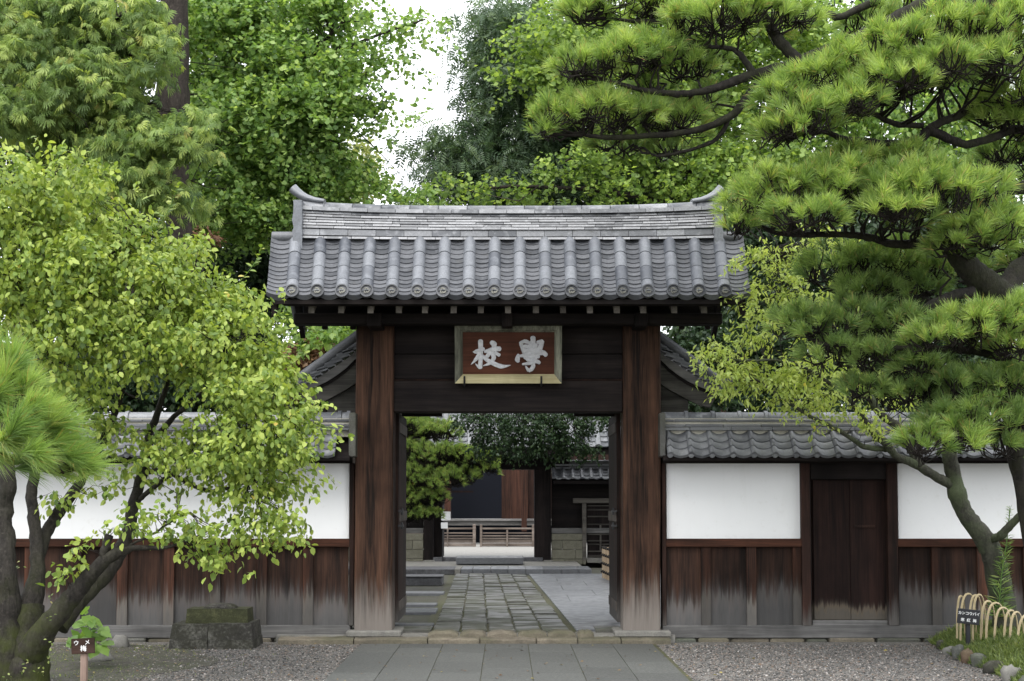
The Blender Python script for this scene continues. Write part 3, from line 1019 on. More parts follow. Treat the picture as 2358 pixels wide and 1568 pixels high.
# small roofs over the rear support posts (their outer halves show)
for sgn, label in ((1, 'r'), (-1, 'l')):
    YS = YG + .46
    def q(x, y): # right side pixels, mirrored about the gate axis for the left
        xx = x if sgn > 0 else 2*1169 - x
        p = P(xx, y, YS); return (p.x, p.z)
    ax = q(1478, 760)[0]
    top = [q(*t) for t in ((1478, 742), (1500, 756), (1521, 773), (1555, 798), (1589, 823), (1635, 857), (1678, 887))]
    def off(pl, d): return [(p[0], p[1] - d*k) for p, k in zip(pl, [1]*len(pl))]
    deck = MB(); deck.strip(top, off(top, .05), YS + .02, YS + 2.0); sr = deck.build('side_roof', M['tile'], gate)
    # mirrored inner half
    inn = [(2*ax - p[0], p[1]) for p in top]
    d2 = MB(); d2.strip(inn, off(inn, .05), YS + .02, YS + 2.0); d2.build('side_roof', M['tile'], gate)
    # verge cover tiles
    for pl in (top, inn):
        mb = MB(); mb.tube([(p[0], YS - .02, p[1] - .03) for p in pl], .062, 10); mb.build('verge_cover', M['tile'], gate)
    stp = [(1494, 786), (1508, 796), (1522, 804), (1533, 814), (1549, 825), (1566, 836.5), (1582, 846), (1597, 856.5), (1611, 866), (1627, 876), (1642, 885)]
    for k, (x, y) in enumerate(stp):
        ex_, ey_ = (x + 40, y + 13) if k < 9 else (x + 26, y + 10)
        a, b_ = q(x, y), q(ex_, ey_)
        mb = MB(); dz = .036
        mb.add([(a[0], YS-.09, a[1]), (b_[0], YS-.09, b_[1]), (b_[0], YS+.2, b_[1]), (a[0], YS+.2, a[1]),
                (a[0], YS-.09, a[1]-dz), (b_[0], YS-.09, b_[1]-dz), (b_[0], YS+.2, b_[1]-dz), (a[0], YS+.2, a[1]-dz)],
               [(0, 1, 2, 3), (7, 6, 5, 4), (0, 4, 5, 1), (1, 5, 6, 2), (2, 6, 7, 3), (3, 7, 4, 0)])
        if sgn < 0: mb.f = [tuple(reversed(f_)) for f_ in mb.f]
        mb.build('verge_tile', M['tile'], gate)
    # broad curved cover along the verge, above the steps
    cv_t = [(1478, 752), (1500, 766), (1521, 778), (1555, 802), (1589, 827), (1635, 861), (1672, 888)]
    cv_b = [(1478, 788), (1500, 798), (1521, 808), (1555, 832), (1589, 853), (1635, 882), (1668, 903)]
    cv = MB(); cv.strip([q(*t) for t in cv_t], [q(*t) for t in cv_b], YS - .055, YS + .1); cv.build('verge_cover', M['cover'], gate)
    up = [(1478, 792), (1500, 800), (1521, 812), (1540, 828), (1562, 842), (1584, 857), (1610, 874), (1644, 892)]
    lo = [(1478, 800), (1500, 812), (1521, 829), (1540, 848), (1562, 865), (1584, 879), (1610, 891), (1640, 902)]
    lt = MB(); lt.strip([q(*t) for t in up], [q(*t) for t in lo], YS - .04, YS + .05); lt.build('verge_board_and_shade', M['greyx'], gate)
    lo1 = [(x_ - 1, y_ + 7) for x_, y_ in lo]
    lt = MB(); lt.strip([q(*t) for t in lo], [q(*t) for t in lo1], YS - .01, YS + .05); lt.build('verge_board_and_shade', M['darkx'], gate)  # dark strip: shade in the gap below the board, given as colour
    up2 = [(x_, y_ + 7.2) for x_, y_ in lo[:-1]] + [(1649, 913)]
    lo2 = [(1478, 856), (1500, 870), (1521, 883), (1540, 896), (1562, 908), (1584, 920), (1610, 932), (1635, 939)]
    bb = MB(); bb.strip([q(*t) for t in up2], [q(*t) for t in lo2], YS + .01, YS + .07); bb.build('barge_board', M['bargew'], gate)
    poly = [(1478, 950), (1478, 840), (1521, 880), (1572, 908), (1587, 914), (1587, 950)]
    gp = MB(); gp.prism([q(*t) for t in poly], YS + .09, YS + .14); gp.build('gable_panel', M['bargew'], gate)
    tt = q(1680, 884)
    dd = MB(); dd.tube([P(1680 if sgn > 0 else 658, 884, YS-.06), P(1680 if sgn > 0 else 658, 884, YS+.3)], .075, 16); dd.build('end_disc', M['tile'], gate)
    # rear support post
    sp_ = MB(); sp_.box(ax-.12, ax+.12, YS+1.1, YS+1.34, .1, q(1478, 850)[1], .01); sp_.build('rear_post', M['frame'], gate)
bpx(925, 946, 1018, 958, YG + .7, .12, 'inner_beam', M['darkx'], gate, .006)
bpx(1322, 946, 1420, 958, YG + .7, .12, 'inner_beam', M['darkx'], gate, .006)
iron = [(1069.5, 866, 885), (1246.5, 866, 885)]

# ------------------------------------------------------------------ name board over the lintel
board = thing('name_board', 'framed red brown wooden sign with two carved grey characters hung above the lintel', 'sign', P(1170, 882, YG - .02))
yb0 = YG - .06
def rotb(me_mb): # lean the board forward at its top about its lower edge
    o = P(1170, 882, yb0)
    R = Matrix.Rotation(math.radians(9), 3, 'X')
    me_mb.v = [tuple(R @ (Vector(p) - o) + o) for p in me_mb.v]
    return me_mb
def bp(x, y): p = P(x, y, yb0); return (p.x, p.z)
# mitred mouldings
outer = [(1048, 748), (1293, 748), (1293, 882), (1048, 882)]
inner = [(1066.5, 766), (1275.5, 766), (1275.5, 861), (1066.5, 861)]
for k, nm in enumerate(('top', 'right', 'bottom', 'left')):
    a, b_ = outer[k], outer[(k+1) % 4]; c, d = inner[(k+1) % 4], inner[k]
    A, B, C_, D = bp(*a), bp(*b_), bp(*c), bp(*d)
    m1 = tuple((A[i] + D[i]*2)/3 for i in (0, 1)); m2 = tuple((B[i] + C_[i]*2)/3 for i in (0, 1))
    mb = MB()
    mb.add([(A[0], yb0-.05, A[1]), (B[0], yb0-.05, B[1]), (m2[0], yb0-.035, m2[1]), (m1[0], yb0-.035, m1[1]),
            (C_[0], yb0+.01, C_[1]), (D[0], yb0+.01, D[1]), (A[0], yb0+.04, A[1]), (B[0], yb0+.04, B[1])],
           [(0, 1, 2, 3)[::-1], (3, 2, 4, 5)[::-1], (0, 6, 7, 1)[::-1], (6, 5, 4, 7)[::-1], (0, 3, 5, 6)[::-1], (1, 7, 4, 2)[::-1]])
    rotb(mb).build('moulding', M['cream'] if nm == 'bottom' else M['gframe'], board)
mb = MB(); a = bp(1066, 861.5); b_ = bp(1276, 765.5)
mb.box(a[0], b_[0], yb0 + .005, yb0 + .03, a[1], b_[1]); rotb(mb).build('sign_board', M['sboard'], board)
def zc(zx, zy): p = P(1013.1 + zx*.1302, 724.5 + zy*.1302, yb0); return Vector((p.x, 0, p.z))
def brush(strokes, name):
    mb = MB(); kz = .1302 * S(yb0)
    rb = random.Random(5)
    for si, (pts, wd) in enumerate(strokes):
        # smooth the stroke
        P_ = [Vector((x, y)) for x, y in pts]
        n = 18; sm = []
        if len(P_) == 2: P_ = [P_[0], (P_[0]+P_[1])/2, P_[1]]; wd = [wd[0], (wd[0]+wd[-1])/2, wd[-1]]
        for k in range(n + 1):
            u = k / n * (len(P_) - 1); i = min(int(u), len(P_) - 2); f_ = u - i
            p0 = P_[max(i-1, 0)]; p1 = P_[i]; p2 = P_[i+1]; p3 = P_[min(i+2, len(P_)-1)]
            pt = .5*((2*p1) + (-p0+p2)*f_ + (2*p0-5*p1+4*p2-p3)*f_*f_ + (-p0+3*p1-3*p2+p3)*f_**3)
            sm.append((pt, (wd[i]*(1-f_) + wd[i+1]*f_)/2 * (1 + rb.uniform(-.06, .06))))
        left = []; right = []
        for k in range(n + 1):
            t_ = sm[min(k+1, n)][0] - sm[max(k-1, 0)][0]
            if t_.length < 1e-6: t_ = Vector((1, 0))
            t_.normalize(); nr = Vector((-t_.y, t_.x)); c, r_ = sm[k]
            left.append(c + nr*r_); right.append(c - nr*r_)
        t0 = (sm[0][0]-sm[1][0]).normalized(); t1 = (sm[-1][0]-sm[-2][0]).normalized()
        def capr(c, tdir, r_):
            nr = Vector((-tdir.y, tdir.x)); return [c + nr*r_*math.cos(a) + tdir*r_*.8*math.sin(a) for a in [math.pi*j/6 for j in range(1, 6)]]
        outl = left + capr(sm[-1][0], t1, sm[-1][1]) + right[::-1] + capr(sm[0][0], t0, sm[0][1])
        outl = [zc(p.x, p.y) for p in outl]
        # ribbon of quads with a raised middle so the stroke reads as carved
        top = -.0085 - .0009*si
        vs = []; fs = []
        for k in range(n + 1):
            c, r_ = sm[k]
            for (pp, y) in ((left[k], .006), (left[k]*.9 + c*.1, top+.001), (c, top - .004), (right[k]*.9 + c*.1, top+.001), (right[k], .006)):
                w3 = zc(pp.x, pp.y); vs.append((w3.x, yb0 + y, w3.z))
        for k in range(n):
            for q_ in range(4): a0 = k*5+q_; fs.append((a0, a0+1, a0+6, a0+5))
        mb.add(vs, fs)
        for c, tdir, r_, ring in ((sm[0][0], t0, sm[0][1], 0), (sm[-1][0], t1, sm[-1][1], 1)):
            nr = Vector((-tdir.y, tdir.x))
            vs = [(zc(c.x, c.y).x, yb0 + top - .004, zc(c.x, c.y).z)]
            for j in range(9):
                a_ = math.pi*j/8; pp = c + nr*r_*math.cos(a_) + tdir*r_*.8*math.sin(a_); w3 = zc(pp.x, pp.y)
                vs.append((w3.x, yb0 + top + .001, w3.z)); 
            for j in range(9):
                x_, y_, z_ = vs[1+j]; vs.append((x_, yb0+.006, z_))
            mb.add(vs, [(0, 1+j, 2+j) for j in range(8)] + [(1+j, 10+j, 11+j, 2+j) for j in range(8)])
    rotb(mb).build(name, M['letter'], board)
brush([([(720, 475), (722, 700), (712, 930)], [88, 78, 82]),
       ([(585, 660), (650, 655), (770, 610)], [12, 85, 60]),
       ([(705, 700), (630, 800), (550, 885)], [90, 62, 8]),
       ([(735, 720), (800, 770), (840, 800)], [60, 70, 40]),
       ([(630, 868), (665, 905), (700, 940)], [10, 40, 50]),
       ([(915, 495), (955, 525), (955, 590)], [80, 105, 70]),
       ([(800, 655), (930, 618), (1050, 605)], [50, 85, 90]),
       ([(880, 660), (850, 720), (810, 760)], [70, 75, 60]),
       ([(985, 680), (1045, 715)], [60, 62]),
       ([(930, 690), (950, 770), (880, 860), (765, 905)], [80, 80, 60, 14]),
       ([(770, 760), (900, 840), (1085, 915), (1250, 893)], [50, 82, 82, 6])], 'character')
brush([([(1642, 415), (1648, 490)], [92, 88]),
       ([(1420, 505), (1500, 475), (1570, 500)], [50, 75, 60]),
       ([(1430, 520), (1475, 610), (1500, 680)], [60, 95, 80]),
       ([(1500, 560), (1600, 575)], [70, 80]),
       ([(1730, 495), (1800, 475)], [70, 78]),
       ([(1805, 480), (1775, 570), (1740, 650)], [78, 95, 70]),
       ([(1600, 500), (1640, 640)], [80, 95]),
       ([(1690, 540), (1640, 620)], [80, 90]),
       ([(1480, 650), (1620, 635), (1780, 610)], [70, 90, 70]),
       ([(1385, 715), (1370, 790), (1380, 825)], [50, 95, 60]),
       ([(1400, 735), (1600, 705), (1800, 670), (1870, 710)], [40, 95, 95, 80]),
       ([(1500, 760), (1620, 750), (1740, 740)], [60, 90, 70]),
       ([(1530, 780), (1600, 820), (1690, 770)], [50, 80, 60]),
       ([(1465, 875), (1600, 858), (1700, 825), (1755, 850)], [40, 62, 75, 60]),
       ([(1630, 840), (1650, 900), (1620, 960), (1580, 990)], [50, 75, 75, 55]),
       ([(1515, 915), (1560, 980)], [26, 60])], 'character')
for x, y0, y1 in iron:
    a = P(x, y0, yb0 - .11); b_ = P(x, y1, yb0 - .09)
    mb = MB(); mb.tube([a, b_, P(x, y1 + 3, yb0), P(x, y1 + 1, yb0 + .16)], .012, 8)
    mb.build('sign_hook', M['iron'], gate)

# ------------------------------------------------------------------ roofed side walls
YW = 17.1
def plastermat():
    m, t, b, out = newmat('white_lime_plaster')
    v, rnd = coords(t, (1, 1, 1)); n1 = noise(t, v, 1.3, 5, .6)
    v2, _ = coords(t, (5, 5, .6)); n2 = noise(t, v2, 1.0, 7, .7, .4)
    v3, _ = coords(t, (1, 1, 1)); n3 = noise(t, v3, 14, 4, .6)
    c = mix(t, (.75, .755, .757), (.83, .835, .836), n1)
    c = mix(t, c, (.60, .595, .57), ramp(t, n2, [(.55, 0.0), (.80, .28)]))
    c = mix(t, c, (.62, .61, .58), ramp(t, n3, [(.6, 0.0), (.75, .25)]))
    t.links.new(c, b.inputs['Base Color']); b.inputs['Roughness'].default_value = .9
    bump(t, b, n3, .08, .004); return m
M['plaster'] = plastermat()
def swall(name, label, x0, x1, battens, panels, boards, ends):
    wl = thing(name, label, 'wall', (P((x0+x1)/2, 1470, YW).x, YW, 0))
    # base stones
    rw = random.Random(len(name))
    x = x0
    while x < x1:
        w_ = rw.uniform(50, 110); xe_ = min(x + w_, x1)
        bpx(x + rw.uniform(.5, 6), 1468 + rw.uniform(-1.5, 5), xe_ - rw.uniform(.5, 6), 1486, YW - .04 + rw.uniform(-.03, .04), .4, 'foundation_stone', rw.choice([M['sand'], M['sand'], M['rock'], M['oldstone']]), wl, .016)
        x = xe_
    bpx(x0, 1466, x1, 1487, YW + .02, .3, 'footing', M['earth'], wl, 0)
    bpx(x0, 1440.5, x1, 1469.5, YW - .03, .22, 'base_beam', M['greyx'], wl, .008)
    for (a, b_) in panels:
        bpx(a, 1060, b_, 1242, YW + .06, .12, 'plaster_panel', M['plaster'], wl, 0)
        bpx(a - 1, 1240.5, b_ + 1, 1259.5, YW - .02, .16, 'rail', M['rail'], wl, .006)
    for (a, b_) in boards:
        bpx(a, 1257, b_, 1441.5, YW + .045 + rw.uniform(0, .004), .03, 'board', M['board'], wl, .003)
    for (a, b_) in battens:
        bpx(a, 1259, b_, 1441, YW + .005, .045, 'batten', M['batten'], wl, .004)
    for (a, b_, t_) in ends:
        bpx(a, t_, b_, 1441, YW - .03, .2, 'wall_post', M['frame'], wl, .006)
    # dark beam under eave
    bpx(x0, 1051, x1, 1066.5, YW - .05, .3, 'wall_plate', M['darkx'], wl, .006)
    # roof
    ye, yt = 16.72, 16.98
    ze = P(1167, 1050, ye).z; zt = P(1167, 1002, yt).z
    dk = MB(); X0 = P(x0, 1030, 16.8).x; X1 = P(x1, 1030, 16.8).x
    dk.add([(X0, ye+.03, ze-.02), (X1, ye+.03, ze-.02), (X1, yt+.22, zt), (X0, yt+.22, zt), (X0, ye+.03, ze-.05), (X1, ye+.03, ze-.05), (X1, yt+.22, zt-.2), (X0, yt+.22, zt-.2)],
           [(0, 1, 2, 3), (7, 6, 5, 4), (0, 4, 5, 1), (0, 3, 7, 4), (1, 5, 6, 2)])
    dk.build('eave_board', M['darkx'], wl)
    TW = 48.3 * S(ye)
    L = math.hypot(yt-ye, zt-ze); ex = L / 3
    def sprof(u):   # u 0..1 across the tile: roll then hollow
        if u < .27: return .030 * math.sin(math.pi * u / .27) ** .8 + .004
        return -.024 * math.sin(math.pi * (u - .27) / .73)
    def mk(Lt, lip):
        seg = 13; vs = []; fs = []
        us = [k/seg*1.04 for k in range(seg+1)]
        for (y, h) in ((0, .016), (Lt, .016), (0, 0.0 - lip), (Lt, 0)):
            for u in us: vs.append((u*TW, y, sprof(min(u, 1)) + h))
        m_ = seg+1
        for k in range(seg):
            fs += [(k, k+1, m_+k+1, m_+k), (2*m_+k, 2*m_+k+1, k+1, k)]
        fs += [(0, m_, 3*m_, 2*m_), (m_-1, 3*m_-1, 4*m_-1, 2*m_-1)]
        mb = MB(); mb.add(vs, fs, False)
        for k in range(seg): mb.sm[2*k] = True
        return mb
    me1 = raw_mesh(mk(ex*1.5, 0), 'wall_tile', M['wtile']); me0 = raw_mesh(mk(ex*1.5, .018), 'wall_tile', M['wtile'])
    ay = Vector((0, yt-ye, zt-ze)).normalized(); az = Vector((0, -ay.z, ay.y)); 
    dm = MB(); dm.tube([(0, 0, 0), (0, .02, 0)], .034, 14); dm.tube([(0, -.006, 0), (0, .0, 0)], .020, 10)
    dme = raw_mesh(dm, 'roll_end', M['wtile'], False)
    phase = P(1537, 1040, ye).x if x0 > 1000 else P(769 - 48.3*20, 1040, ye).x
    k = 0
    X = phase - (TW if x0 > 1000 else 0)
    while X + TW*(.25 if x0 > 1000 else .9) < X1:
        if X > X0 - TW*.12:
            for r_ in range(3):
                m_ = Matrix((Vector((1, 0, 0)), ay, az)).transposed().to_4x4() @ Matrix.Rotation(-.11 + rw.uniform(-.012, .012), 4, 'X')
                base = Vector((X + rw.uniform(-.002, .002), ye, ze)) + ay*ex*r_ + az*.014
                m_.translation = base
                put('wall_tile', me1 if r_ else me0, None, wl, matrix=m_)
            put('roll_end', dme, (X + TW*.13, ye - .012, ze + .014), wl)
        X += TW
    # bedding under the ridge, flat courses and round caps
    bpx(x0, 991, x1, 1006, yt + .03, .1, 'bedding', M['clay'], wl, .003)
    for (ya, yb, pr, ln) in ((984, 991, -.02, 95), (976.5, 983, -.01, 88), (965.5, 971, 0.0, 60)):
        x = x0 - rw.uniform(0, 40)
        while x < x1:
            a, b_ = max(x + .5, x0), min(x + ln - .5, x1)
            if b_ - a > 6:
                bpx(a, ya + rw.uniform(-.4, .4), b_, yb, yt + pr + rw.uniform(-.004, .004), .24, 'flat_course', M['wtile'], wl, .003)
            x += ln
    bpx(x0, 963.5, x1, 985, yt + .02, .2, 'ridge_core', M['clay'], wl, 0)
    x = x0
    step = 61.5
    while x < x1 - 4:
        a = P(x, 957, yt).x; b_ = P(min(x + step, x1), 957, yt).x
        zb_ = P(1167, 966, yt).z
        mb = MB(); yc = yt + .13
        mb.tube([(a+.002, yc, zb_), (b_-.002, yc, zb_)], .092, 16)
        mb.tube([(b_-.045, yc, zb_), (b_-.006, yc, zb_)], .109, 16)
        mb.build('ridge_cap', M['rtile'], wl)
        x += step
    return wl
rb_ = []
lw = swall('plaster_wall', 'white plaster and board wall with tiled coping on the left of the gate, behind the plum tree', -260, 806,
      [(697 - 107*k, 721 - 107*k) for k in range(9)],
      [(-260, 804)],
      [(721 - 107*k + 0, 790 - 107*k + 12 if k == 0 else 804 - 107*k) for k in range(10)],
      [(804, 815, 1066)])
for (a, b_) in ():
    pass
rw_ = swall('plaster_wall', 'white plaster and board wall with tiled coping and a side door on the right of the gate', 1526, 2640,
      [(1615, 1637), (1720, 1742), (1826, 1846), (2147, 2169), (2252, 2274), (2358, 2380), (2463, 2485)],
      [(1535, 1846), (2068, 2640)],
      [(1535, 1616), (1636, 1721), (1741, 1827), (2070, 2148), (2168, 2253), (2273, 2359), (2379, 2464), (2484, 2640)],
      [(1524.5, 1534, 1066), (1846.5, 1867, 1066), (2045, 2068, 1066)])
# side door
bpx(1866, 1064, 2046, 1104, YW + .0, .14, 'door_lintel', M['darkx'], rw_, .006)
dr = bpx(1868, 1096, 2044, 1430, YW + .12, .03, 'door', M['door'], rw_, 0)
dx = [1873, 1957.5, 2043]
for a, b_ in zip(dx[:-1], dx[1:]):
    bpx(a + .5, 1104, b_ - .5, 1427, YW + .07 + rr.uniform(0, .004), .03, 'door_plank', M['door'], dr, .003)
bpx(1969, 1209, 2015, 1215, YW + .055, .02, 'door_bar', M['frame'], dr, .002)
bpx(1871, 1428.5, 2044, 1440, YW + .04, .08, 'door_sill', M['greyx'], rw_, .004)
# clay coping ends against the gate posts
for (a, b_, w2) in ((803, 819, lw), (1519.5, 1533, rw_)):
    bpx(a, 950, b_, 1052, 16.80, .3, 'coping_end', M['oldstone'], w2, .01)
# ------------------------------------------------------------------ inner court
ZC = .10
cb = MB(); cb.add([(-14, 17.3, ZC-.02), (14, 17.3, ZC-.02), (14, 34, ZC-.02), (-14, 34, ZC-.02)], [(0, 1, 2, 3)])
cb.build('court_ground', M['earth'], origin=(0, 0, 0), kind='structure')
cb = MB(); cb.add([(-30, 35.2, .25), (30, 35.2, .25), (30, 70, .25), (-30, 70, .25)], [(0, 1, 2, 3)])
cb.build('courtyard', M['court'], origin=(0, 0, 0), kind='structure')
plat = thing('platform', 'low stone platform in front of the inner gate', 'platform', (0, 33, ZC)); plat['kind'] = 'structure'; del plat['category']
cb = MB(); cb.box(-6, P(1350, 1310, 30.8).x - .01, 31.0, 36.0, ZC-.05, .19); cb.build('platform_core', M['bstone'], plat)
pxs = [1061, 1088, 1129.5, 1170, 1211, 1252, 1293, 1333, 1363]
for a, b_ in zip(pxs[:-1], pxs[1:]):
    mb = MB(); X0 = P(a, 1310, 30.8).x; X1 = P(b_, 1310, 30.8).x
    mb.box(X0+.004, X1-.004, 30.8, 32.2, ZC-.02, .2, .008); mb.build('kerb_stone', M['wetslab'], plat)
mb = MB(); mb.box(P(700, 1310, 30.8).x, P(1046, 1310, 30.8).x, 30.85, 32.2, ZC-.02, .195, .01); mb.build('kerb_stone', M['darkstone'], plat)
mb = MB(); mb.box(P(1047, 1310, 30.8).x, P(1060, 1310, 30.8).x, 30.8, 32.2, ZC-.02, .2, .008); mb.build('kerb_stone', M['bstone'], plat)
tag(bpx(1050, 1284, 1205, 1299.5, 32.8, 1.2, 'step_stone', M['wetslab'], None, .012), 'single long grey step stone before the inner gate', 'step')
b = MB(); X0, X1 = P(830, 1340, 26.85).x, P(1018, 1340, 26.85).x
b.box(X0, X1, 26.85, 27.6, ZC-.03, ZC + .13, .02)
b.box(X0, X1 + .012, 26.84, 27.62, ZC+.132, ZC+.15, .006)
tag(b.build('stone_step', M['darkstone']), 'dark rough hewn stone slab lying left of the old paving', 'step')
# old paving in five columns
old = thing('old_paving', 'uneven mossy dark stone paving in five rows leading to the inner gate', 'path', (0, 22, ZC)); old['kind'] = 'structure'; del old['category']
la, lb = G(1047, 1326, ZC), G(1002, 1440, ZC)
ra, rb2 = G(1213, 1327, ZC), G(1303, 1440, ZC)
mb = MB(); mb.add([(la.x-.12, la.y+.3, ZC-.008), (lb.x-.10, 17.35, ZC-.008), (rb2.x+.10, 17.35, ZC-.008), (ra.x+.08, ra.y+.3, ZC-.008)], [(0, 1, 2, 3)]); mb.build('joint_bed', M['pave_joint'], old)
ro = random.Random(11)
def edge(u, Y):   # lateral position in the tapering strip
    t = (Y - lb.y) / (la.y - lb.y)
    xl = lb.x + (la.x - lb.x) * t; xr = rb2.x + (ra.x - rb2.x) * t
    return xl + (xr - xl) * u
for c in range(5):
    Y = 17.25 + ro.uniform(0, .12)
    while Y < 30.6:
        L = ro.uniform(.42, .8); Y2 = min(Y + L, 30.75)
        gpx = .009
        tl = ro.uniform(-.014, .009); h0 = ZC + ro.uniform(.004, .022)
        e = [ro.uniform(-.012, .012) for _ in range(8)]
        c0 = [(edge(c/5, Y)+gpx+e[0], Y+.012+e[1]*.6), (edge((c+1)/5, Y)-gpx+e[2], Y+.012+e[3]*.6), (edge((c+1)/5, Y2)-gpx+e[4], Y2-.012+e[5]*.6), (edge(c/5, Y2)+gpx+e[6], Y2-.012+e[7]*.6)]
        cx = sum(p[0] for p in c0)/4; cy = sum(p[1] for p in c0)/4
        vs = [(p[0], p[1], ZC-.03) for p in c0]
        hh = [h0, h0 + ro.uniform(-.006, .006), h0+tl, h0+tl+ro.uniform(-.006, .006)]
        vs += [(p[0], p[1], h-.008) for p, h in zip(c0, hh)]
        vs += [(cx+(p[0]-cx)*.92, cy+(p[1]-cy)*.94, h) for p, h in zip(c0, hh)]
        m_ = MB(); m_.add(vs, [(0,1,5,4),(1,2,6,5),(2,3,7,6),(3,0,4,7),(4,5,9,8),(5,6,10,9),(6,7,11,10),(7,4,8,11),(8,9,10,11)])
        m_.build('paving_stone', M['oldstone'], old)
        Y = Y2
side = thing('side_paving', 'smooth damp grey slabs beside the old paving on its right', 'path', (2, 22, ZC)); side['kind'] = 'structure'; del side['category']
Y = 17.45
ri = 0
while Y < 30.7:
    Y2 = min(Y + (1.35 if ri else .9), 30.74)
    x = [edge(1.0, (Y+Y2)/2) + .07]
    nx = math.ceil(x[0] / .95 + .3) * .95 + (.47 if ri % 2 else 0)
    while nx < 4.2: x.append(nx); nx += .95
    for k in range(len(x)-1):
        m_ = MB()
        xa0 = edge(1.0, Y) + .07 if k == 0 else x[k]; xa1 = edge(1.0, Y2) + .07 if k == 0 else x[k]
        zz = ZC + ro.uniform(-.0015, .0015)
        m_.add([(xa0+.003, Y+.003, ZC-.03), (x[k+1]-.003, Y+.003, ZC-.03), (x[k+1]-.003, Y2-.003, ZC-.03), (xa1+.003, Y2-.003, ZC-.03),
                (xa0+.003, Y+.003, zz+.008), (x[k+1]-.003, Y+.003, zz+.008), (x[k+1]-.003, Y2-.003, zz+.008), (xa1+.003, Y2-.003, zz+.008)],
               [(0,1,5,4),(1,2,6,5),(2,3,7,6),(3,0,4,7),(4,5,6,7)])
        m_.build('paving_slab', M['wetslab'], side)
    Y = Y2; ri += 1
# narrow stone strips crossing the earth on the left
strips = [(926, 1025, 1364, 1369), (926, 1008, 1391, 1395), (926, 1009, 1403, 1413), (926, 1000, 1438, 1442)]
for k, (a, b_, ya, yb) in enumerate(strips):
    p0, p1 = G(a-60, yb, ZC), G(b_, ya, ZC)
    m_ = MB(); m_.box(p0.x, p1.x, p0.y, p1.y, ZC-.04, ZC+.022, .006)
    o = m_.build('stone_strip', M['wetslab'])
    tag(o, ['thin pale stone strip in the earth farthest of the four left of the old paving',
            'thin stone strip just behind the broad one left of the old paving',
            'broad smooth stone strip left of the old paving',
            'thin stone strip nearest the gate opening left of the old paving'][k], 'kerb', 'stone strips across the earth')

# short brushwood fence
fn = thing('sleeve_fence', 'short pale brushwood fence tied with black rope by the right gate post', 'fence', P(1400, 1335, 28.5))
fa, fb_ = P(1393, 1329, 29.2), P(1436, 1348, 26.3)
nb = 11
for k in range(nb):
    u = k / (nb - 1); p = fa.lerp(fb_, u); p.z = ZC
    hgt = .62 + ro.uniform(-.02, .02)
    m_ = MB(); m_.tube([p + Vector((0, 0, 0)), p + Vector((.0, 0, hgt))], .058, 8); m_.build('reed_bundle', M['reed'], fn)
for zz in (.14, .30, .46, .60):
    m_ = MB(); 
    m_.tube([fa + Vector((-.07, -.06, 0)) + Vector((0, 0, ZC+zz-fa.z)), Vector((fb_.x-.07, fb_.y-.06, ZC+zz))], .014, 6)
    for k in range(9):
        p = fa.lerp(fb_, (k+.5)/9); p.z = ZC+zz
        m_.tube([p + Vector((-.10, -.07, -.01)), p + Vector((-.02, -.05, .02))], .022, 5)
    m_.build('rope', M['rope'], fn)

# ------------------------------------------------------------------ inner gate
YI = 35.0
ig = thing('inner_gate', 'dark wooden inner gate with tiled roof seen through the opening', 'gate', (0, YI, .2))
bpx(1230.5, 1078, 1269, 1293, YI, .45, 'post', M['darkz'], ig, .01)
bpx(976, 1078, 998, 1293, YI, .45, 'post', M['darkz'], ig, .01)
bpx(1251, 1290, 1274, 1302, YI-.15, .7, 'base_stone', M['bstone'], ig, .02)
bpx(974, 1290, 1001, 1302, YI-.15, .7, 'base_stone', M['bstone'], ig, .02)
bpx(998, 1080, 1019, 1284, YI+.3, 1.0, 'door_leaf', M['darkz'], ig, .01)
bpx(1222, 1080, 1230, 1284, YI+.35, 1.0, 'door_leaf', M['darkz'], ig, .01) if False else None
bpx(935, 1045, 1310, 1081, YI-.05, .5, 'lintel', M['darkx'], ig, .01)
bpx(960, 1012, 1290, 1045, YI+.1, .3, 'upper_panel', M['darkx'], ig, .01)
bpx(997, 1283.5, 1250, 1299, YI-.02, .4, 'threshold', M['darkstone'], ig, .01)
ydeck = [(33.6, P(1167, 1030, 33.6).z), (36.2, P(1167, 1030, 33.6).z + 1.7)]
XA, XB = P(880, 1020, 33.6).x, P(1500, 1020, 33.6).x
def tiled(parent, XA, XB, y0, z0, y1, z1, sp_, r_c, rows, mat, names=('pan_tile', 'cover_tile'), keep=None):
    """simple tiled slope: broad pans in rows and barrel covers"""
    ay = Vector((0, y1-y0, z1-z0)); L = ay.length; ay.normalize(); az = Vector((0, -ay.z, ay.y))
    pm = raw_mesh(arc_tile(sp_*.86, L/rows*1.5, .034, .02, seg=5), names[0], mat)
    cm = raw_mesh(barrel(r_c, r_c*.96, L/2, 7), names[1], mat)
    n = int(round((XB-XA)/sp_))
    B = Matrix((Vector((1, 0, 0)), ay, az)).transposed().to_4x4()
    for k in range(n):
        X = XA + (k+.5)*sp_
        for r_ in range(rows):
            m_ = B @ Matrix.Rotation(-.09, 4, 'X'); m_.translation = Vector((X, y0, z0)) + ay*(L/rows*r_)
            put(names[0], pm, None, parent, matrix=m_)
        for s_ in range(2):
            m_ = B.copy(); m_.translation = Vector((X-sp_/2, y0, z0)) + ay*(L/2*s_) + az*.02
            put(names[1], cm, None, parent, matrix=m_)
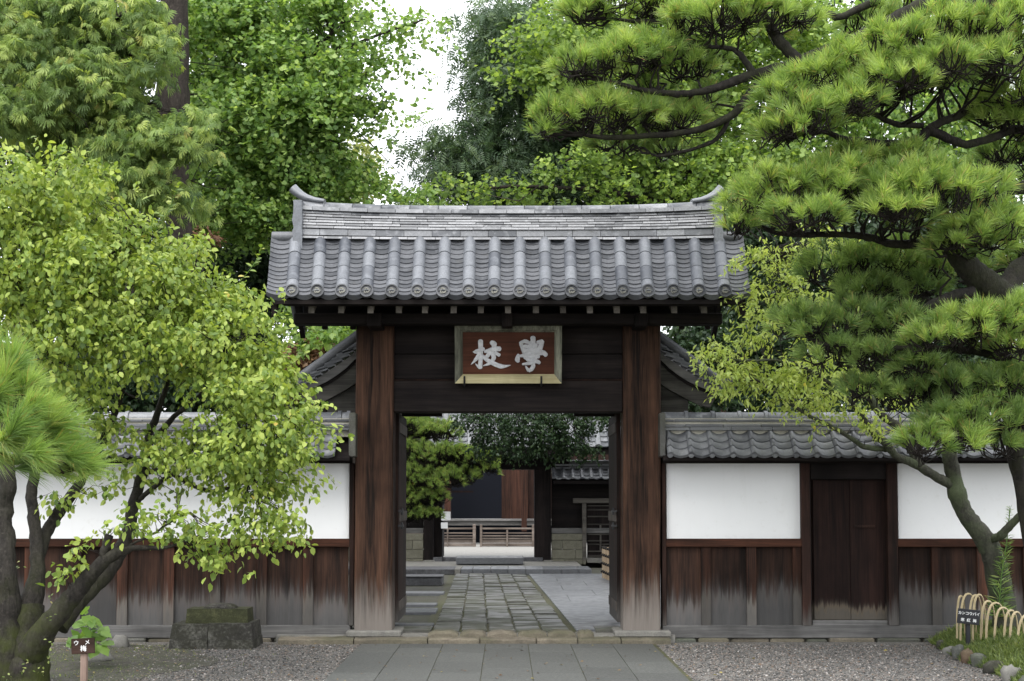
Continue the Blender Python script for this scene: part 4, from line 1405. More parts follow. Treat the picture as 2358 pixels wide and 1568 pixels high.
d_ = MB(); d_.add([(XA, 33.65, ydeck[0][1]-.06), (XB, 33.65, ydeck[0][1]-.06), (XB, 36.2, ydeck[1][1]-.06), (XA, 36.2, ydeck[1][1]-.06),
                   (XA, 33.65, ydeck[0][1]-.16), (XB, 33.65, ydeck[0][1]-.16), (XB, 36.2, ydeck[1][1]-.16), (XA, 36.2, ydeck[1][1]-.16)],
                  [(0,1,2,3),(7,6,5,4),(0,4,5,1),(1,5,6,2),(2,6,7,3),(3,7,4,0)])
d_.build('roof_deck', M['darkx'], ig)
yt_ = 33.6 + 1.5; zt_ = ydeck[0][1] + 1.5*1.7/2.6
tiled(ig, XA+1.1, XB-.3, 33.6, ydeck[0][1], yt_, zt_, .29, .07, 8, M['rtile'])
# ------------------------------------------------------------------ wings of the inner wall
def wing(label, x0, x1, doorx, sgn):
    wg = thing('inner_wall', label, 'wall', (P((x0+x1)/2, 1290, YI).x, YI, .2))
    bpx(x0, 1100, x1, 1218, YI+.15, .1, 'board_wall', M['darkx'], wg, 0)
    bpx(x0, 1216, x1, 1228, YI+.05, .2, 'sill_beam', M['greyx'], wg, .008)
    courses = [(1229, 1244, [0, 300]), (1244.5, 1265, [0, 25, 72, 110, 160, 210]), (1265.5, 1287, [0, 55, 95, 140, 190]), (1287.5, 1300, [0, 30, 72, 120, 170, 220])]
    lim = (x0, doorx[0]-2) if (doorx and sgn > 0) else (x0, x1)
    for ya, yb, js in courses:
        for a, b_ in zip(js, js[1:] + [400]):
            if sgn > 0: xa, xb = x0 + a, min(x0 + b_, lim[1])
            else: xa, xb = max(x1 - b_, lim[0]), x1 - a
            if xb - xa > 3: bpx(xa+.3, ya, xb-.3, yb, YI+.02, .25, 'stone_block', M['block'], wg, .01)
    if doorx:
        a, b_ = doorx
        bpx(a-32, 1147, b_+20, 1158.5, YI, .2, 'door_lintel', M['gpz'], wg, .008)
        bpx(a-11, 1159, a-1.5, 1290, YI+.0, .2, 'door_jamb', M['gpz'], wg, .008)
        bpx(b_+1.5, 1159, b_+11, 1290, YI+.0, .2, 'door_jamb', M['gpz'], wg, .008)
        dd = bpx(a, 1159, b_, 1284, YI+.14, .05, 'panel_door', M['darkz'], wg, 0)
        mid = (a+b_)/2
        for (ya, yb) in ((1163, 1166), (1172, 1176), (1188, 1191), (1206, 1209), (1219, 1223), (1229, 1232), (1244, 1247), (1252, 1255), (1268, 1271), (1278, 1283)):
            bpx(a+1, ya, b_-1, yb, YI+.10, .05, 'door_rail', M['gpz'], dd, .004)
        bpx(mid-2, 1209, mid+2, 1268, YI+.095, .05, 'door_stile', M['gpz'], dd, .004)
        bpx(a, 1284.5, b_, 1296, YI+.0, .3, 'door_step', M['bstone'], wg, .008)
    # little tiled roof
    ye, yt = 34.35, 34.95
    ze, zt = P(1167, 1104, ye).z, P(1167, 1081, yt).z
    XA_, XB_ = P(x0+6 if sgn > 0 else x0, 1100, ye).x, P(x1 if sgn > 0 else x1 - 6, 1100, ye).x
    m_ = MB(); m_.box(XA_, XB_, ye+.05, yt+.3, ze-.10, ze-.03); m_.build('eave_board', M['darkx'], wg)
    tiled(wg, XA_, XB_, ye, ze, yt, zt, 21.6*S(ye), .042, 3, M['rtile'])
    for ya, yb, pr in ((1075, 1080, -.04), (1068.5, 1073, -.02)):
        bpx(x0+8 if sgn > 0 else x0, ya, x1 if sgn > 0 else x1-8, yb, yt+pr, .3, 'flat_course', M['rtile'], wg, .004)
    m_ = MB(); m_.box(XA_, XB_, yt+.03, yt+.25, zt-.1, P(1167, 1062, yt).z); m_.build('ridge_core', M['tdark'], wg)
    x = x0 + 16 if sgn > 0 else x0
    while x < x1:
        a = P(x, 1062, yt).x; b_ = P(min(x+21.8, x1), 1062, yt).x; z_ = P(1167, 1064, yt).z
        m_ = MB(); m_.tube([(a, yt+.14, z_), (b_, yt+.14, z_)], .05, 8); m_.tube([(b_-.03, yt+.14, z_), (b_, yt+.14, z_)], .068, 8)
        m_.build('ridge_cap', M['rtile'], wg); x += 21.8
    return wg
M['gpz'] = wood('grey_brown_door_wood', (.05, .045, .040), (.13, .12, .105), None, axis='x', grain=.6)
wing('dark board wall on pale stone blocks with small tiled roof right of the inner gate', 1270, 1480, (1352, 1414), 1)
wing('dark board wall on stone blocks with small tiled roof left of the inner gate', 790, 975, None, -1)

# ------------------------------------------------------------------ hall beyond the inner gate
YH = 47.0
hall = thing('hall', 'dark timber hall with a veranda standing behind the inner gate', 'building', (0, YH+2, .25))
bpx(600, 900, 1038, 1196, YH+.4, .3, 'wall', M['darkz'], hall, 0)
bpx(1016, 1060, 1038, 1200, YH+.1, .25, 'post', M['plank_in'], hall, .01)
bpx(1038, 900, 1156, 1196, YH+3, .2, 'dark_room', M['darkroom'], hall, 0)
bpx(1155, 1040, 1216, 1197, YH+.2, .1, 'sliding_panel', M['plank_in'], hall, .005)
bpx(1201, 1040, 1213, 1224, YH-.9, .16, 'post', M['plank_in'], hall, .01)
bpx(1213, 900, 1700, 1196, YH+.3, .3, 'wall', M['frame'], hall, 0)
bpx(1038, 1130, 1090, 1134, YH+2.6, .05, 'cross_rail', M['frame'], hall, 0)
bpx(700, 1195, 1600, 1200, YH-.6, 1.2, 'veranda_floor', M['greyx'], hall, .01)
bpx(700, 1200, 1600, 1210, YH-.5, .15, 'veranda_beam', M['greyx'], hall, .01)
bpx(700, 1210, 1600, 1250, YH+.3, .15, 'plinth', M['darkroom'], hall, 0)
for (lab, a, b_, posts) in (('left weathered wooden railing before the hall veranda', 900, 1096, [(1029, 1032.3, 1218), (1088.5, 1095.5, 1207)]),
                             ('right weathered wooden railing before the hall veranda', 1105, 1231, [(1105, 1110.5, 1208), (1166, 1170, 1220), (1225, 1230.5, 1208)])):
    r_ = thing('railing', lab, 'railing', P((a+b_)/2, 1258, 44), 'weathered railings before the hall')
    for (ya, yb) in ((1215, 1219), (1226, 1229), (1232.5, 1235.5), (1238.5, 1241), (1251, 1258)):
        bpx(a, ya, b_, yb, 44, .08, 'rail', M['rail_in'], r_, .006)
    bpx(a, 1241.5, b_, 1250, 44.03, .03, 'panel', M['rail_in'], r_, 0)
    for (xa, xb, yt_2) in posts: bpx(xa, yt_2, xb, 1261, 43.96, .12, 'post', M['rail_in'], r_, .01)
nb_ = thing('notice_post', 'white box lamp above a small white notice at the left side of the inner gate', 'sign', P(1022, 1290, 34.8))
bpx(1016, 1178, 1037, 1199, 34.8, .2, 'lamp_box', M['white'], nb_, .015)
bpx(1015.6, 1203, 1031, 1217, 34.85, .03, 'notice_plate', M['white'], nb_, .004)
bpx(1018, 1199, 1021, 1296, 34.92, .04, 'pole', M['iron'], nb_, .004)

# ------------------------------------------------------------------ vegetation helpers
def unit(a): return a / np.maximum(np.linalg.norm(a, axis=-1, keepdims=True), 1e-9)
T_OVAL = (np.array([(0,0,0), (.30,.30,.06), (.26,.68,.04), (0,1,-.08), (-.26,.68,.04), (-.30,.30,.06), (0,.5,-.0)], float),
          [(0,1,6), (1,2,6), (2,3,6), (0,6,5), (6,4,5), (6,3,4)])
T_LONG = (np.array([(0,0,0), (.20,.30,.05), (.20,.62,.02), (0,1.15,-.14), (-.20,.62,.02), (-.20,.30,.05), (0,.5,-.02)], float),
          [(0,1,6), (1,2,6), (2,3,6), (0,6,5), (6,4,5), (6,3,4)])
T_OVAL4 = (np.array([(0,0,0), (.33,.42,.08), (0,1,-.1), (-.33,.42,.08)], float), [(0,1,2), (0,2,3)])
T_FAN = (np.array([(0,0,0), (.5,.62,.05), (.2,.92,-.02), (-.2,.92,-.02), (-.5,.62,.05)], float), [(0,1,2), (0,2,3), (0,3,4)])
def compound():
    vs = []; fs = []
    for k in range(5):
        y = .12 + k*.2; z = -.12*(y**2)
        for s_ in (-1, 1):
            n0 = len(vs)
            vs += [(0, y, z), (s_*.20, y+.0, z-.02), (s_*.40, y+.16, z-.13), (s_*.16, y+.13, z-.0)]
            fs += [(n0, n0+1, n0+2), (n0, n0+2, n0+3)]
    n0 = len(vs); vs += [(0, .95, -.11), (.07, 1.1, -.16), (0, 1.35, -.30), (-.07, 1.1, -.16)]
    fs += [(n0, n0+1, n0+2), (n0, n0+2, n0+3)]
    return np.array(vs, float), fs
T_COMP = compound()
def spray():
    """flat drooping scale-leaf spray, fingered at its rim"""
    vs = []; fs = []
    r_ = random.Random(2)
    for k in range(9):
        a = (k - 4) * .33; L = (1 - abs(k-4)*.09) * r_.uniform(.8, 1.05); w = .062
        dx, dy = math.sin(a), math.cos(a); n0 = len(vs)
        mx_, my_ = dx*L*.6, dy*L*.6
        vs += [(dx*.12, dy*.12, 0), (mx_ + dy*w, my_ - dx*w, -.07), (dx*L, dy*L, -.26), (mx_ - dy*w, my_ + dx*w, -.07)]
        fs += [(n0, n0+1, n0+2), (n0, n0+2, n0+3)]
        for s_ in (-1, 1):
            a2 = a + s_*.42; ex_, ey_ = mx_ + math.sin(a2)*L*.3, my_ + math.cos(a2)*L*.3
            n0 = len(vs); vs += [(mx_*.8, my_*.8, -.05), (mx_+.03, my_+.03, -.07), (ex_, ey_, -.2)]; fs += [(n0, n0+1, n0+2)]
    return np.array(vs, float), fs
T_SPRAY = spray()

def leaf_cloud(pos, dirs, nrm, size, tmpl, rnd=None, flip=.0):
    tv, tf = tmpl; tf = np.array(tf)
    n = len(pos)
    d = unit(dirs); x = unit(np.cross(d, nrm)); z = np.cross(x, d)
    s = np.asarray(size).reshape(-1, 1, 1) * np.ones((n, 1, 1))
    v = (x[:, None]*tv[None, :, 0:1] + d[:, None]*tv[None, :, 1:2] + z[:, None]*tv[None, :, 2:3]) * s + pos[:, None]
    f = tf[None] + (np.arange(n)*len(tv))[:, None, None]
    if rnd is None: rnd = rng.uniform(0, 1, n)
    return v.reshape(-1, 3), f.reshape(-1, 3), np.repeat(rnd, len(tf))

def ell(lst):
    """pixel ellipses (cx, cy, rx, ry, depth, depth radius) -> world centres and radii"""
    out = []
    for (cx, cy, rx_, ry_, Y, dr_) in lst:
        c = P(cx, cy, Y); k = c.y / FPX
        out.append((np.array(c), np.array([rx_*k, dr_, ry_*k])))
    return out

def scatter(ells, n, shell=.45, clump=None):
    """points inside ellipsoids, more of them near the skin"""
    vol = np.array([r[0]*r[1]*r[2] for c, r in ells]) ** .75
    cnt = np.maximum(1, (n * vol / vol.sum()).astype(int))
    P_ = []; O_ = []
    if clump: cnt = np.maximum(2, cnt // clump[0])
    for (c, r), k in zip(ells, cnt):
        d = unit(rng.normal(size=(k, 3)))
        rad = shell + (1 - shell) * rng.uniform(0, 1, k) ** .6
        rad *= 1 + .10*np.sin(5*d[:, 0] + c[0]) + .08*np.sin(7*d[:, 2] + c[2]*3) + .06*np.sin(9*d[:, 1])
        P_.append(c + d*r*rad[:, None]); O_.append(d*r)
    P_ = np.concatenate(P_); O_ = unit(np.concatenate(O_))
    if clump:
        # boughs: flat, slightly drooping bunches of sprigs with gaps between them
        k, h_, v_ = clump
        s = rng.uniform(.6, 1.35, len(P_))
        P_ = np.repeat(P_, k, 0); O_ = np.repeat(O_, k, 0); s = np.repeat(s, k)
        g = rng.normal(size=P_.shape) * .55
        rad = np.linalg.norm(g[:, :2], axis=1)
        P_ = P_ + np.stack([g[:, 0]*h_*s, g[:, 1]*h_*s, g[:, 2]*v_*s - rad**2*h_*.35], 1)
        O_ = unit(O_*.6 + np.stack([g[:, 0], g[:, 1], g[:, 2]*.2], 1))
    return P_, O_

def twiggy(ells, ntwig, per, twl, size, tmpl, mat, name, parent, droop=.35, shell=.45, outb=.8, upn=1.0, rbias=0.0, clump=None):
    """leaves in sprigs: each sprig a short line of leaves"""
    c, o = scatter(ells, ntwig, shell, clump)
    n = len(c)
    td = unit(o*outb + rng.normal(size=(n, 3))*.6 + np.array([0, 0, .15]))
    tr_ = rng.uniform(0, 1, n)
    u = np.tile(np.arange(per)/per, n).reshape(n, per)
    pos = c[:, None] + td[:, None]*(u[..., None]*twl) + rng.normal(size=(n, per, 3))*size*.35
    pos[..., 2] -= (u**2)*twl*droop
    sidev = unit(rng.normal(size=(n, per, 3)))
    dirs = unit(td[:, None]*.5 + sidev*.9 + np.array([0, 0, -droop*1.6]))
    nrm = unit(rng.normal(size=(n, per, 3))*.55 + np.array([0, -.25, upn]))
    r = np.clip(tr_[:, None]*.45 + rng.uniform(0, 1, (n, per))*.55 + rbias, 0, 1)
    sz = size*rng.uniform(.6, 1.2, (n, per))
    v, f, rr_ = leaf_cloud(pos.reshape(-1, 3), dirs.reshape(-1, 3), nrm.reshape(-1, 3), sz.reshape(-1), tmpl, r.reshape(-1))
    cloud_mesh(name, v, f, rr_, mat, parent, kind='stuff')
    return c

def limb_pts(pl, rj=0.0, sub=6, seed=1):
    """smooth a polyline of Vectors and give it a natural wobble"""
    r_ = random.Random(seed); pts = [Vector(p) for p in pl]; out = []
    n = len(pts)
    for i in range(n-1):
        p0 = pts[max(i-1, 0)]; p1 = pts[i]; p2 = pts[i+1]; p3 = pts[min(i+2, n-1)]
        for k in range(sub):
            f_ = k/sub
            q = .5*((2*p1) + (-p0+p2)*f_ + (2*p0-5*p1+4*p2-p3)*f_*f_ + (-p0+3*p1-3*p2+p3)*f_**3)
            out.append(q + Vector([r_.uniform(-rj, rj) for _ in range(3)]))
    out.append(pts[-1]); return out

def limb(name, px, rpx, mat, parent, sides=10, wob=.012, seed=1, sub=6, mb=None):
    """px: (x, y, depth) pixels; rpx: radii in pixels at those points"""
    pts = [P(x, y, Y) for x, y, Y in px]
    rad = [r*S(Y) for r, (x, y, Y) in zip(rpx, px)]
    sm = limb_pts(pts, wob*.4, sub, seed)
    rr_ = random.Random(seed)
    rs_ = []
    for i in range(len(rad)-1):
        for k in range(sub): rs_.append((rad[i]*(1-k/sub) + rad[i+1]*k/sub) * rr_.uniform(.93, 1.07))
    rs_.append(rad[-1])
    m_ = mb or MB(); m_.tube(sm, rs_, sides)
    if mb is None: return m_.build(name, mat, parent), sm
    return sm

def twigs(targets, sources, mat, name, parent, n, r0=.006, sides=3, sag=.1, seed=3):
    """thin branches from nearby limb points out to the leaf sprigs"""
    rr_ = random.Random(seed); m_ = MB()
    src = np.array([list(p) for p in sources])
    idx = rng.choice(len(targets), min(n, len(targets)), replace=False)
    for i in idx:
        t_ = targets[i]; d = np.linalg.norm(src - t_, axis=1)
        j = np.argsort(d)[rr_.randrange(0, min(4, len(src)))]
        a = Vector(src[j]); b_ = Vector(t_)
        L = (b_-a).length
        if L < .03: continue
        m1 = a.lerp(b_, .35) + Vector([rr_.uniform(-.16, .16)*L for _ in range(3)]) - Vector((0, 0, sag*L*.4))
        m2 = a.lerp(b_, .7) + Vector([rr_.uniform(-.14, .14)*L for _ in range(3)])
        m_.tube([a, m1, m2, b_], [r0*(1+L*.8), r0*(.8+L*.4), r0*.7, r0*.35], sides, False)
    if m_.v: m_.build(name, mat, parent, kind='stuff')

def needle_tufts(pos, axis, n_per, length, width, spread, rbias=0.0):
    """bundles of long needles radiating from shoot tips"""
    n = len(pos); ax = unit(axis)
    ref = np.tile(np.array([.31, .87, .21]), (n, 1)); a = unit(np.cross(ax, ref)); b_ = np.cross(ax, a)
    th = rng.uniform(0, 2*np.pi, (n, n_per)); ph = spread * np.sqrt(rng.uniform(0.02, 1, (n, n_per)))
    d = ax[:, None]*np.cos(ph)[..., None] + (a[:, None]*np.cos(th)[..., None] + b_[:, None]*np.sin(th)[..., None])*np.sin(ph)[..., None]
    L = length * rng.uniform(.72, 1.1, (n, n_per)) * rng.uniform(.72, 1.15, (n, 1))
    base = pos[:, None] + ax[:, None]*rng.uniform(-.035, .03, (n, n_per, 1))*1.0
    sd = unit(np.cross(d, rng.normal(size=(n, n_per, 3))))
    mid = base + d*(L*.55)[..., None] + rng.normal(size=(n, n_per, 3))*.003
    tip = base + d*L[..., None] + np.array([0, 0, -1.0])*(L*.07)[..., None]
    w = width
    v = np.stack([base + sd*w*.5, base - sd*w*.5, mid - sd*w*.5, mid + sd*w*.5, tip], 2).reshape(-1, 3)
    m_ = n*n_per
    tf = np.array([(0,1,2),(0,2,3),(3,2,4)])
    f = tf[None] + (np.arange(m_)*5)[:, None, None]
    r = np.clip(rng.uniform(0, 1, (n, 1))*.6 + rng.uniform(0, 1, (n, n_per))*.38 + rbias, 0, 1)
    old_ = rng.uniform(0, 1, (n, n_per)) < .025
    r = np.where(old_, 1.0, r)
    return v, f.reshape(-1, 3), np.repeat(r.reshape(-1), 3)

def pine_pad(pads, dens, length, width, n_per, srcpts, mats, parent, upw=1.0, spread=.80, rbias=0.0, name='needles', seed=1, twr=.006, under=True):
    """cloud-pruned pads: tufts on a dome, bare twigs beneath"""
    allp = []; alla = []; tw = MB(); rr_ = random.Random(seed)
    src = np.array([list(p) for p in srcpts]) if srcpts is not None else None
    for (c, r) in ell(pads):
        area = math.pi*r[0]*r[1]
        n = int(area*dens) + 6
        u = np.sqrt(rng.uniform(0, 1, n)); th = rng.uniform(0, 6.28, n)
        x = u*np.cos(th); y = u*np.sin(th)
        h = np.sqrt(np.clip(1 - u**2, 0, 1))
        z = h*.85 - .42 + rng.uniform(-.34, .06, n)
        bmp = .18*np.sin(6*x + c[0]*7) + .18*np.sin(5*y + c[1]*5)
        p = c + np.stack([x*r[0], y*r[1], (z + bmp)*r[2]], 1)
        ax = np.stack([x*.9, y*.9 - .15, np.full(n, upw)*(.5 + .5*h)], 1) + rng.normal(size=(n, 3))*.26
        allp.append(p); alla.append(ax)
        # twig net under the pad
        hubs = [Vector(c + np.array([rr_.uniform(-.45, .45)*r[0], rr_.uniform(-.4, .4)*r[1], -r[2]*rr_.uniform(.35, .95)])) for _ in range(max(3, int(n/15)))]
        for hb in hubs:
            if src is not None:
                d = np.linalg.norm(src - np.array(hb), axis=1); a = Vector(src[int(np.argsort(d)[rr_.randrange(0, 3)])])
                L = (hb - a).length
                mid = a.lerp(hb, .5) + Vector([rr_.uniform(-.16, .16)*L for _ in range(3)])
                q1 = a.lerp(mid, .5) + Vector([rr_.uniform(-.1, .1)*L for _ in range(3)])
                q2 = mid.lerp(hb, .5) + Vector([rr_.uniform(-.12, .12)*L for _ in range(3)])
                tw.tube([a, q1, mid, q2, hb], [twr*2.4, twr*2.1, twr*1.8, twr*1.6, twr*1.4], 5, False)
        ph_ = np.array([list(h_) for h_ in hubs])
        for i in range(len(p)):
            d = np.linalg.norm(ph_ - p[i], axis=1); hb = hubs[int(np.argmin(d))]; t_ = Vector(p[i]); L = (t_ - hb).length
            m1 = hb.lerp(t_, .4) + Vector((rr_.uniform(-.28, .28)*L, rr_.uniform(-.28, .28)*L, -.26*L + rr_.uniform(-.14, .14)*L))
            m2 = hb.lerp(t_, .75) + Vector([rr_.uniform(-.1, .1)*L for _ in range(3)]) - Vector((0, 0, .08*L))
            tw.tube([hb, m1, m2, t_], [twr*1.2, twr, twr*.9, twr*.8], 4, False)
    pos = np.concatenate(allp); ax = np.concatenate(alla)
    v, f, r = needle_tufts(pos, ax, n_per, length, width, spread, rbias)
    cloud_mesh(name, v, f, r, mats[0], parent, kind='stuff')
    tw.build('twigs', mats[1], parent, kind='stuff')
# ------------------------------------------------------------------ pine on the right, in front of the gate
rp = thing('pine_tree', 'large cloud pruned pine reaching in from the right over the gate roof', 'tree', P(2440, 1600, 13.6))
srcs = []
def RL(px, r, seed, sides=10):
    o, s = limb('limb', px, r, M['bark_pine'], rp, sides, .012, seed); srcs.extend(s); return s
Yp = 13.8
limb('trunk', [(2450, 1640, 13.9), (2400, 1300, 13.9), (2352, 1120, 13.9), (2340, 1000, 13.9), (2352, 900, 13.9), (2380, 800, 13.9), (2360, 700, 13.9)], [42, 34, 17, 22, 30, 34, 36], M['bark_pine'], rp, 12, .02, 2)
RL([(2360, 720, 13.9), (2300, 680, 13.8), (2262, 648, 13.7), (2215, 600, 13.6), (2185, 565, 13.6)], [42, 38, 34, 27, 22], 3, 12)
RL([(2300, 690, 13.8), (2340, 630, 14.0), (2390, 590, 14.3), (2450, 520, 14.5)], [26, 26, 25, 24], 4)
RL([(2185, 565, 13.6), (2120, 560, 13.6), (2060, 562, 13.6), (2010, 548, 13.6), (1960, 541, 13.6), (1870, 540, 13.6), (1790, 535, 13.6), (1715, 505, 13.6)], [15, 11, 10, 9, 8, 7, 6, 3], 5)
RL([(2185, 565, 13.6), (2210, 510, 13.7), (2260, 470, 13.8), (2310, 440, 13.9), (2380, 430, 14)], [16, 14, 14, 15, 16], 6)
RL([(2450, 380, 14.2), (2358, 300, 14.1), (2290, 315, 14), (2225, 332, 13.9), (2160, 308, 13.8), (2135, 295, 13.8)], [20, 11, 10, 9, 12, 12], 7)
RL([(2112, 372, 13.8), (2110, 345, 13.8), (2125, 312, 13.8), (2165, 282, 13.8), (2215, 262, 13.9), (2262, 225, 14), (2287, 186, 14), (2320, 165, 14)], [13, 13, 13, 10, 9, 8, 8, 6], 8)
RL([(2112, 318, 13.8), (2060, 330, 13.7), (2000, 326, 13.7), (1940, 318, 13.6), (1880, 300, 13.5), (1820, 320, 13.5)], [8, 8, 8, 7, 5, 3], 9)
RL([(2125, 290, 13.8), (2060, 285, 13.7), (2010, 262, 13.6), (1950, 250, 13.5), (1860, 262, 13.5)], [7, 7, 6, 5, 3], 10)
RL([(2450, -60, 14.6), (2250, 10, 14.5), (2140, 12, 14.4), (2060, 45, 14.4), (1960, 95, 14.3), (1860, 135, 14.2), (1800, 158, 14.2), (1720, 176, 14.2), (1640, 205, 14.2), (1560, 216, 14.2), (1470, 205, 14.2), (1385, 180, 14.2)], [28, 24, 20, 17, 15, 14, 15, 12, 9, 8, 6, 3], 11)
RL([(1840, 142, 14.2), (1800, 100, 14.2), (1770, 55, 14.2), (1745, 20, 14.2), (1700, 0, 14.2)], [15, 14, 12, 9, 6], 12)
RL([(1740, 175, 14.2), (1715, 140, 14.2), (1690, 115, 14.2), (1640, 108, 14.2), (1570, 112, 14.2)], [9, 8, 6, 5, 3], 13)
RL([(1770, 165, 14.2), (1720, 225, 14.3), (1680, 268, 14.3), (1600, 300, 14.3), (1500, 312, 14.3), (1400, 316, 14.3), (1330, 310, 14.3)], [10, 10, 9, 8, 7, 6, 3], 14)
RL([(1680, 268, 14.3), (1650, 320, 14.4), (1590, 345, 14.4), (1520, 358, 14.4), (1490, 350, 14.4)], [6, 5, 4, 3, 2], 15)
RL([(2240, 672, 13.6), (2190, 682, 13.5), (2140, 705, 13.4), (2115, 735, 13.4), (2080, 760, 13.4)], [14, 12, 11, 10, 5], 16)
RL([(2160, 700, 13.7), (2120, 690, 14), (2050, 690, 14.2), (1980, 690, 14.4), (1900, 665, 14.4)], [8, 7, 6, 5, 3], 17)
RL([(2370, 840, 13.9), (2300, 820, 13.6), (2240, 808, 13.5), (2180, 805, 13.4), (2120, 800, 13.4), (2000, 800, 13.6), (1880, 790, 13.8)], [12, 11, 9, 8, 7, 6, 3], 18)
RL([(2352, 960, 13.9), (2290, 985, 13.6), (2240, 990, 13.5), (2180, 985, 13.5), (2110, 990, 13.5)], [10, 8, 7, 6, 3], 19)
RL([(2345, 900, 13.9), (2250, 890, 13.8), (2150, 890, 13.9), (2080, 880, 14.0), (2010, 880, 14.1)], [10, 7, 6, 5, 3], 20)
RL([(2120, -40, 14.6), (2000, 10, 14.6), (1930, 40, 14.6), (1880, 30, 14.6), (1600, 45, 14.6), (1480, 50, 14.6), (1400, 40, 14.6)], [10, 9, 8, 8, 7, 5, 3], 21)
bright = [
 # upper left pads
 (1420, 5, 130, 42, 14.6, .45), (1345, 30, 60, 30, 14.5, .3), (1520, 10, 70, 40, 14.7, .35),
 (1340, 142, 75, 48, 14.2, .4), (1430, 128, 90, 55, 14.2, .5), (1510, 118, 70, 52, 14.3, .45), (1580, 150, 70, 40, 14.4, .35),
 (1290, 262, 62, 45, 14.3, .35), (1370, 250, 90, 52, 14.3, .5), (1460, 262, 80, 45, 14.4, .45), (1560, 275, 80, 40, 14.5, .4), (1255, 300, 35, 22, 14.3, .2),
 (1580, 40, 60, 42, 14.2, .35), (1650, 35, 95, 55, 14.1, .5), (1740, 30, 90, 50, 14.1, .45), (1830, 35, 60, 35, 14.2, .3),
 # big sweeping pad
 (1800, 300, 62, 40, 13.3, .35), (1800, 225, 65, 42, 13.4, .4), (1850, 270, 85, 55, 13.2, .5), (1870, 190, 90, 55, 13.5, .5), (1950, 160, 100, 60, 13.5, .55), (1960, 235, 80, 48, 13.1, .45),
 (2050, 110, 100, 62, 13.5, .6), (2060, 180, 90, 50, 13.1, .5), (2160, 80, 110, 65, 13.5, .65), (2170, 145, 95, 45, 13.1, .5), (2270, 70, 110, 70, 13.5, .65), (2290, 140, 90, 50, 13.2, .5), (2370, 80, 90, 80, 13.6, .6),
 (2330, 220, 80, 40, 13.8, .5), (2280, 270, 70, 35, 14.1, .4), (2350, 270, 60, 45, 14.0, .4),
 # middle pad
 (1715, 455, 60, 48, 13.3, .35), (1790, 435, 95, 68, 13.3, .5), (1880, 425, 95, 68, 13.3, .55), (1970, 430, 110, 72, 13.2, .6), (2080, 425, 110, 70, 13.2, .6), (2170, 430, 100, 70, 13.1, .55),
 (2240, 440, 80, 65, 13.3, .5), (2060, 480, 90, 50, 12.9, .4), (1860, 490, 90, 45, 12.9, .4), (2280, 510, 65, 50, 13.2, .4), (2220, 530, 60, 40, 13.1, .35), (1700, 515, 45, 28, 13.3, .25), (1960, 370, 80, 35, 13.7, .4), (2080, 365, 80, 32, 13.7, .4),
 # right middle
 (2230, 735, 90, 45, 13.2, .45), (2310, 725, 85, 50, 13.2, .5), (2160, 770, 80, 42, 13.2, .4), (2340, 790, 70, 35, 13.1, .35),
 (2190, 560, 50, 30, 13.1, .25), (2270, 560, 55, 25, 13.2, .25), (2380, 560, 60, 60, 14.2, .4),
 (2130, 1010, 60, 45, 13.3, .35), (2210, 1000, 60, 40, 13.2, .35),
]
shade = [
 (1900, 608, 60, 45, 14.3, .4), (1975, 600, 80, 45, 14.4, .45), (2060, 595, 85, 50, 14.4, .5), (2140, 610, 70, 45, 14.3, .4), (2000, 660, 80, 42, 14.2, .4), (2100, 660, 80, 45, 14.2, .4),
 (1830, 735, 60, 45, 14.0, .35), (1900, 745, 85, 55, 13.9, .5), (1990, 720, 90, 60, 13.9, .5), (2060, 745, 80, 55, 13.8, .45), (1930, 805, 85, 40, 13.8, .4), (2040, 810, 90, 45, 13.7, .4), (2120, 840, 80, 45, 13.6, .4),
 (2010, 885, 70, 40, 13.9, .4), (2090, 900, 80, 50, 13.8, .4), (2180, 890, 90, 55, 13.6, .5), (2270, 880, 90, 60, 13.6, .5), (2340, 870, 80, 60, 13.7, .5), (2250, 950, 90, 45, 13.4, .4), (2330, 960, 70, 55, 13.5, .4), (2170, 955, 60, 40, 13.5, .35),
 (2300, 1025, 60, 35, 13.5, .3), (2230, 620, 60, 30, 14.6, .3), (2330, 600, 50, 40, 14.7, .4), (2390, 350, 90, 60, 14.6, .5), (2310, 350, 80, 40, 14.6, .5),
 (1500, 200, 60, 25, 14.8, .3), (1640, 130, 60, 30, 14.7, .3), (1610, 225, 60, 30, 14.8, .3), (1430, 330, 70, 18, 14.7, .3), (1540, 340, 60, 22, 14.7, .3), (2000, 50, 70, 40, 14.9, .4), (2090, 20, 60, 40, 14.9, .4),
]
pine_pad(bright, 108, .16, .0047, 58, srcs, (M['needle'], M['twig']), rp, seed=4)
pine_pad(shade, 90, .155, .0047, 56, srcs, (M['needle_dk'], M['twig']), rp, seed=5, name='shaded_needles')

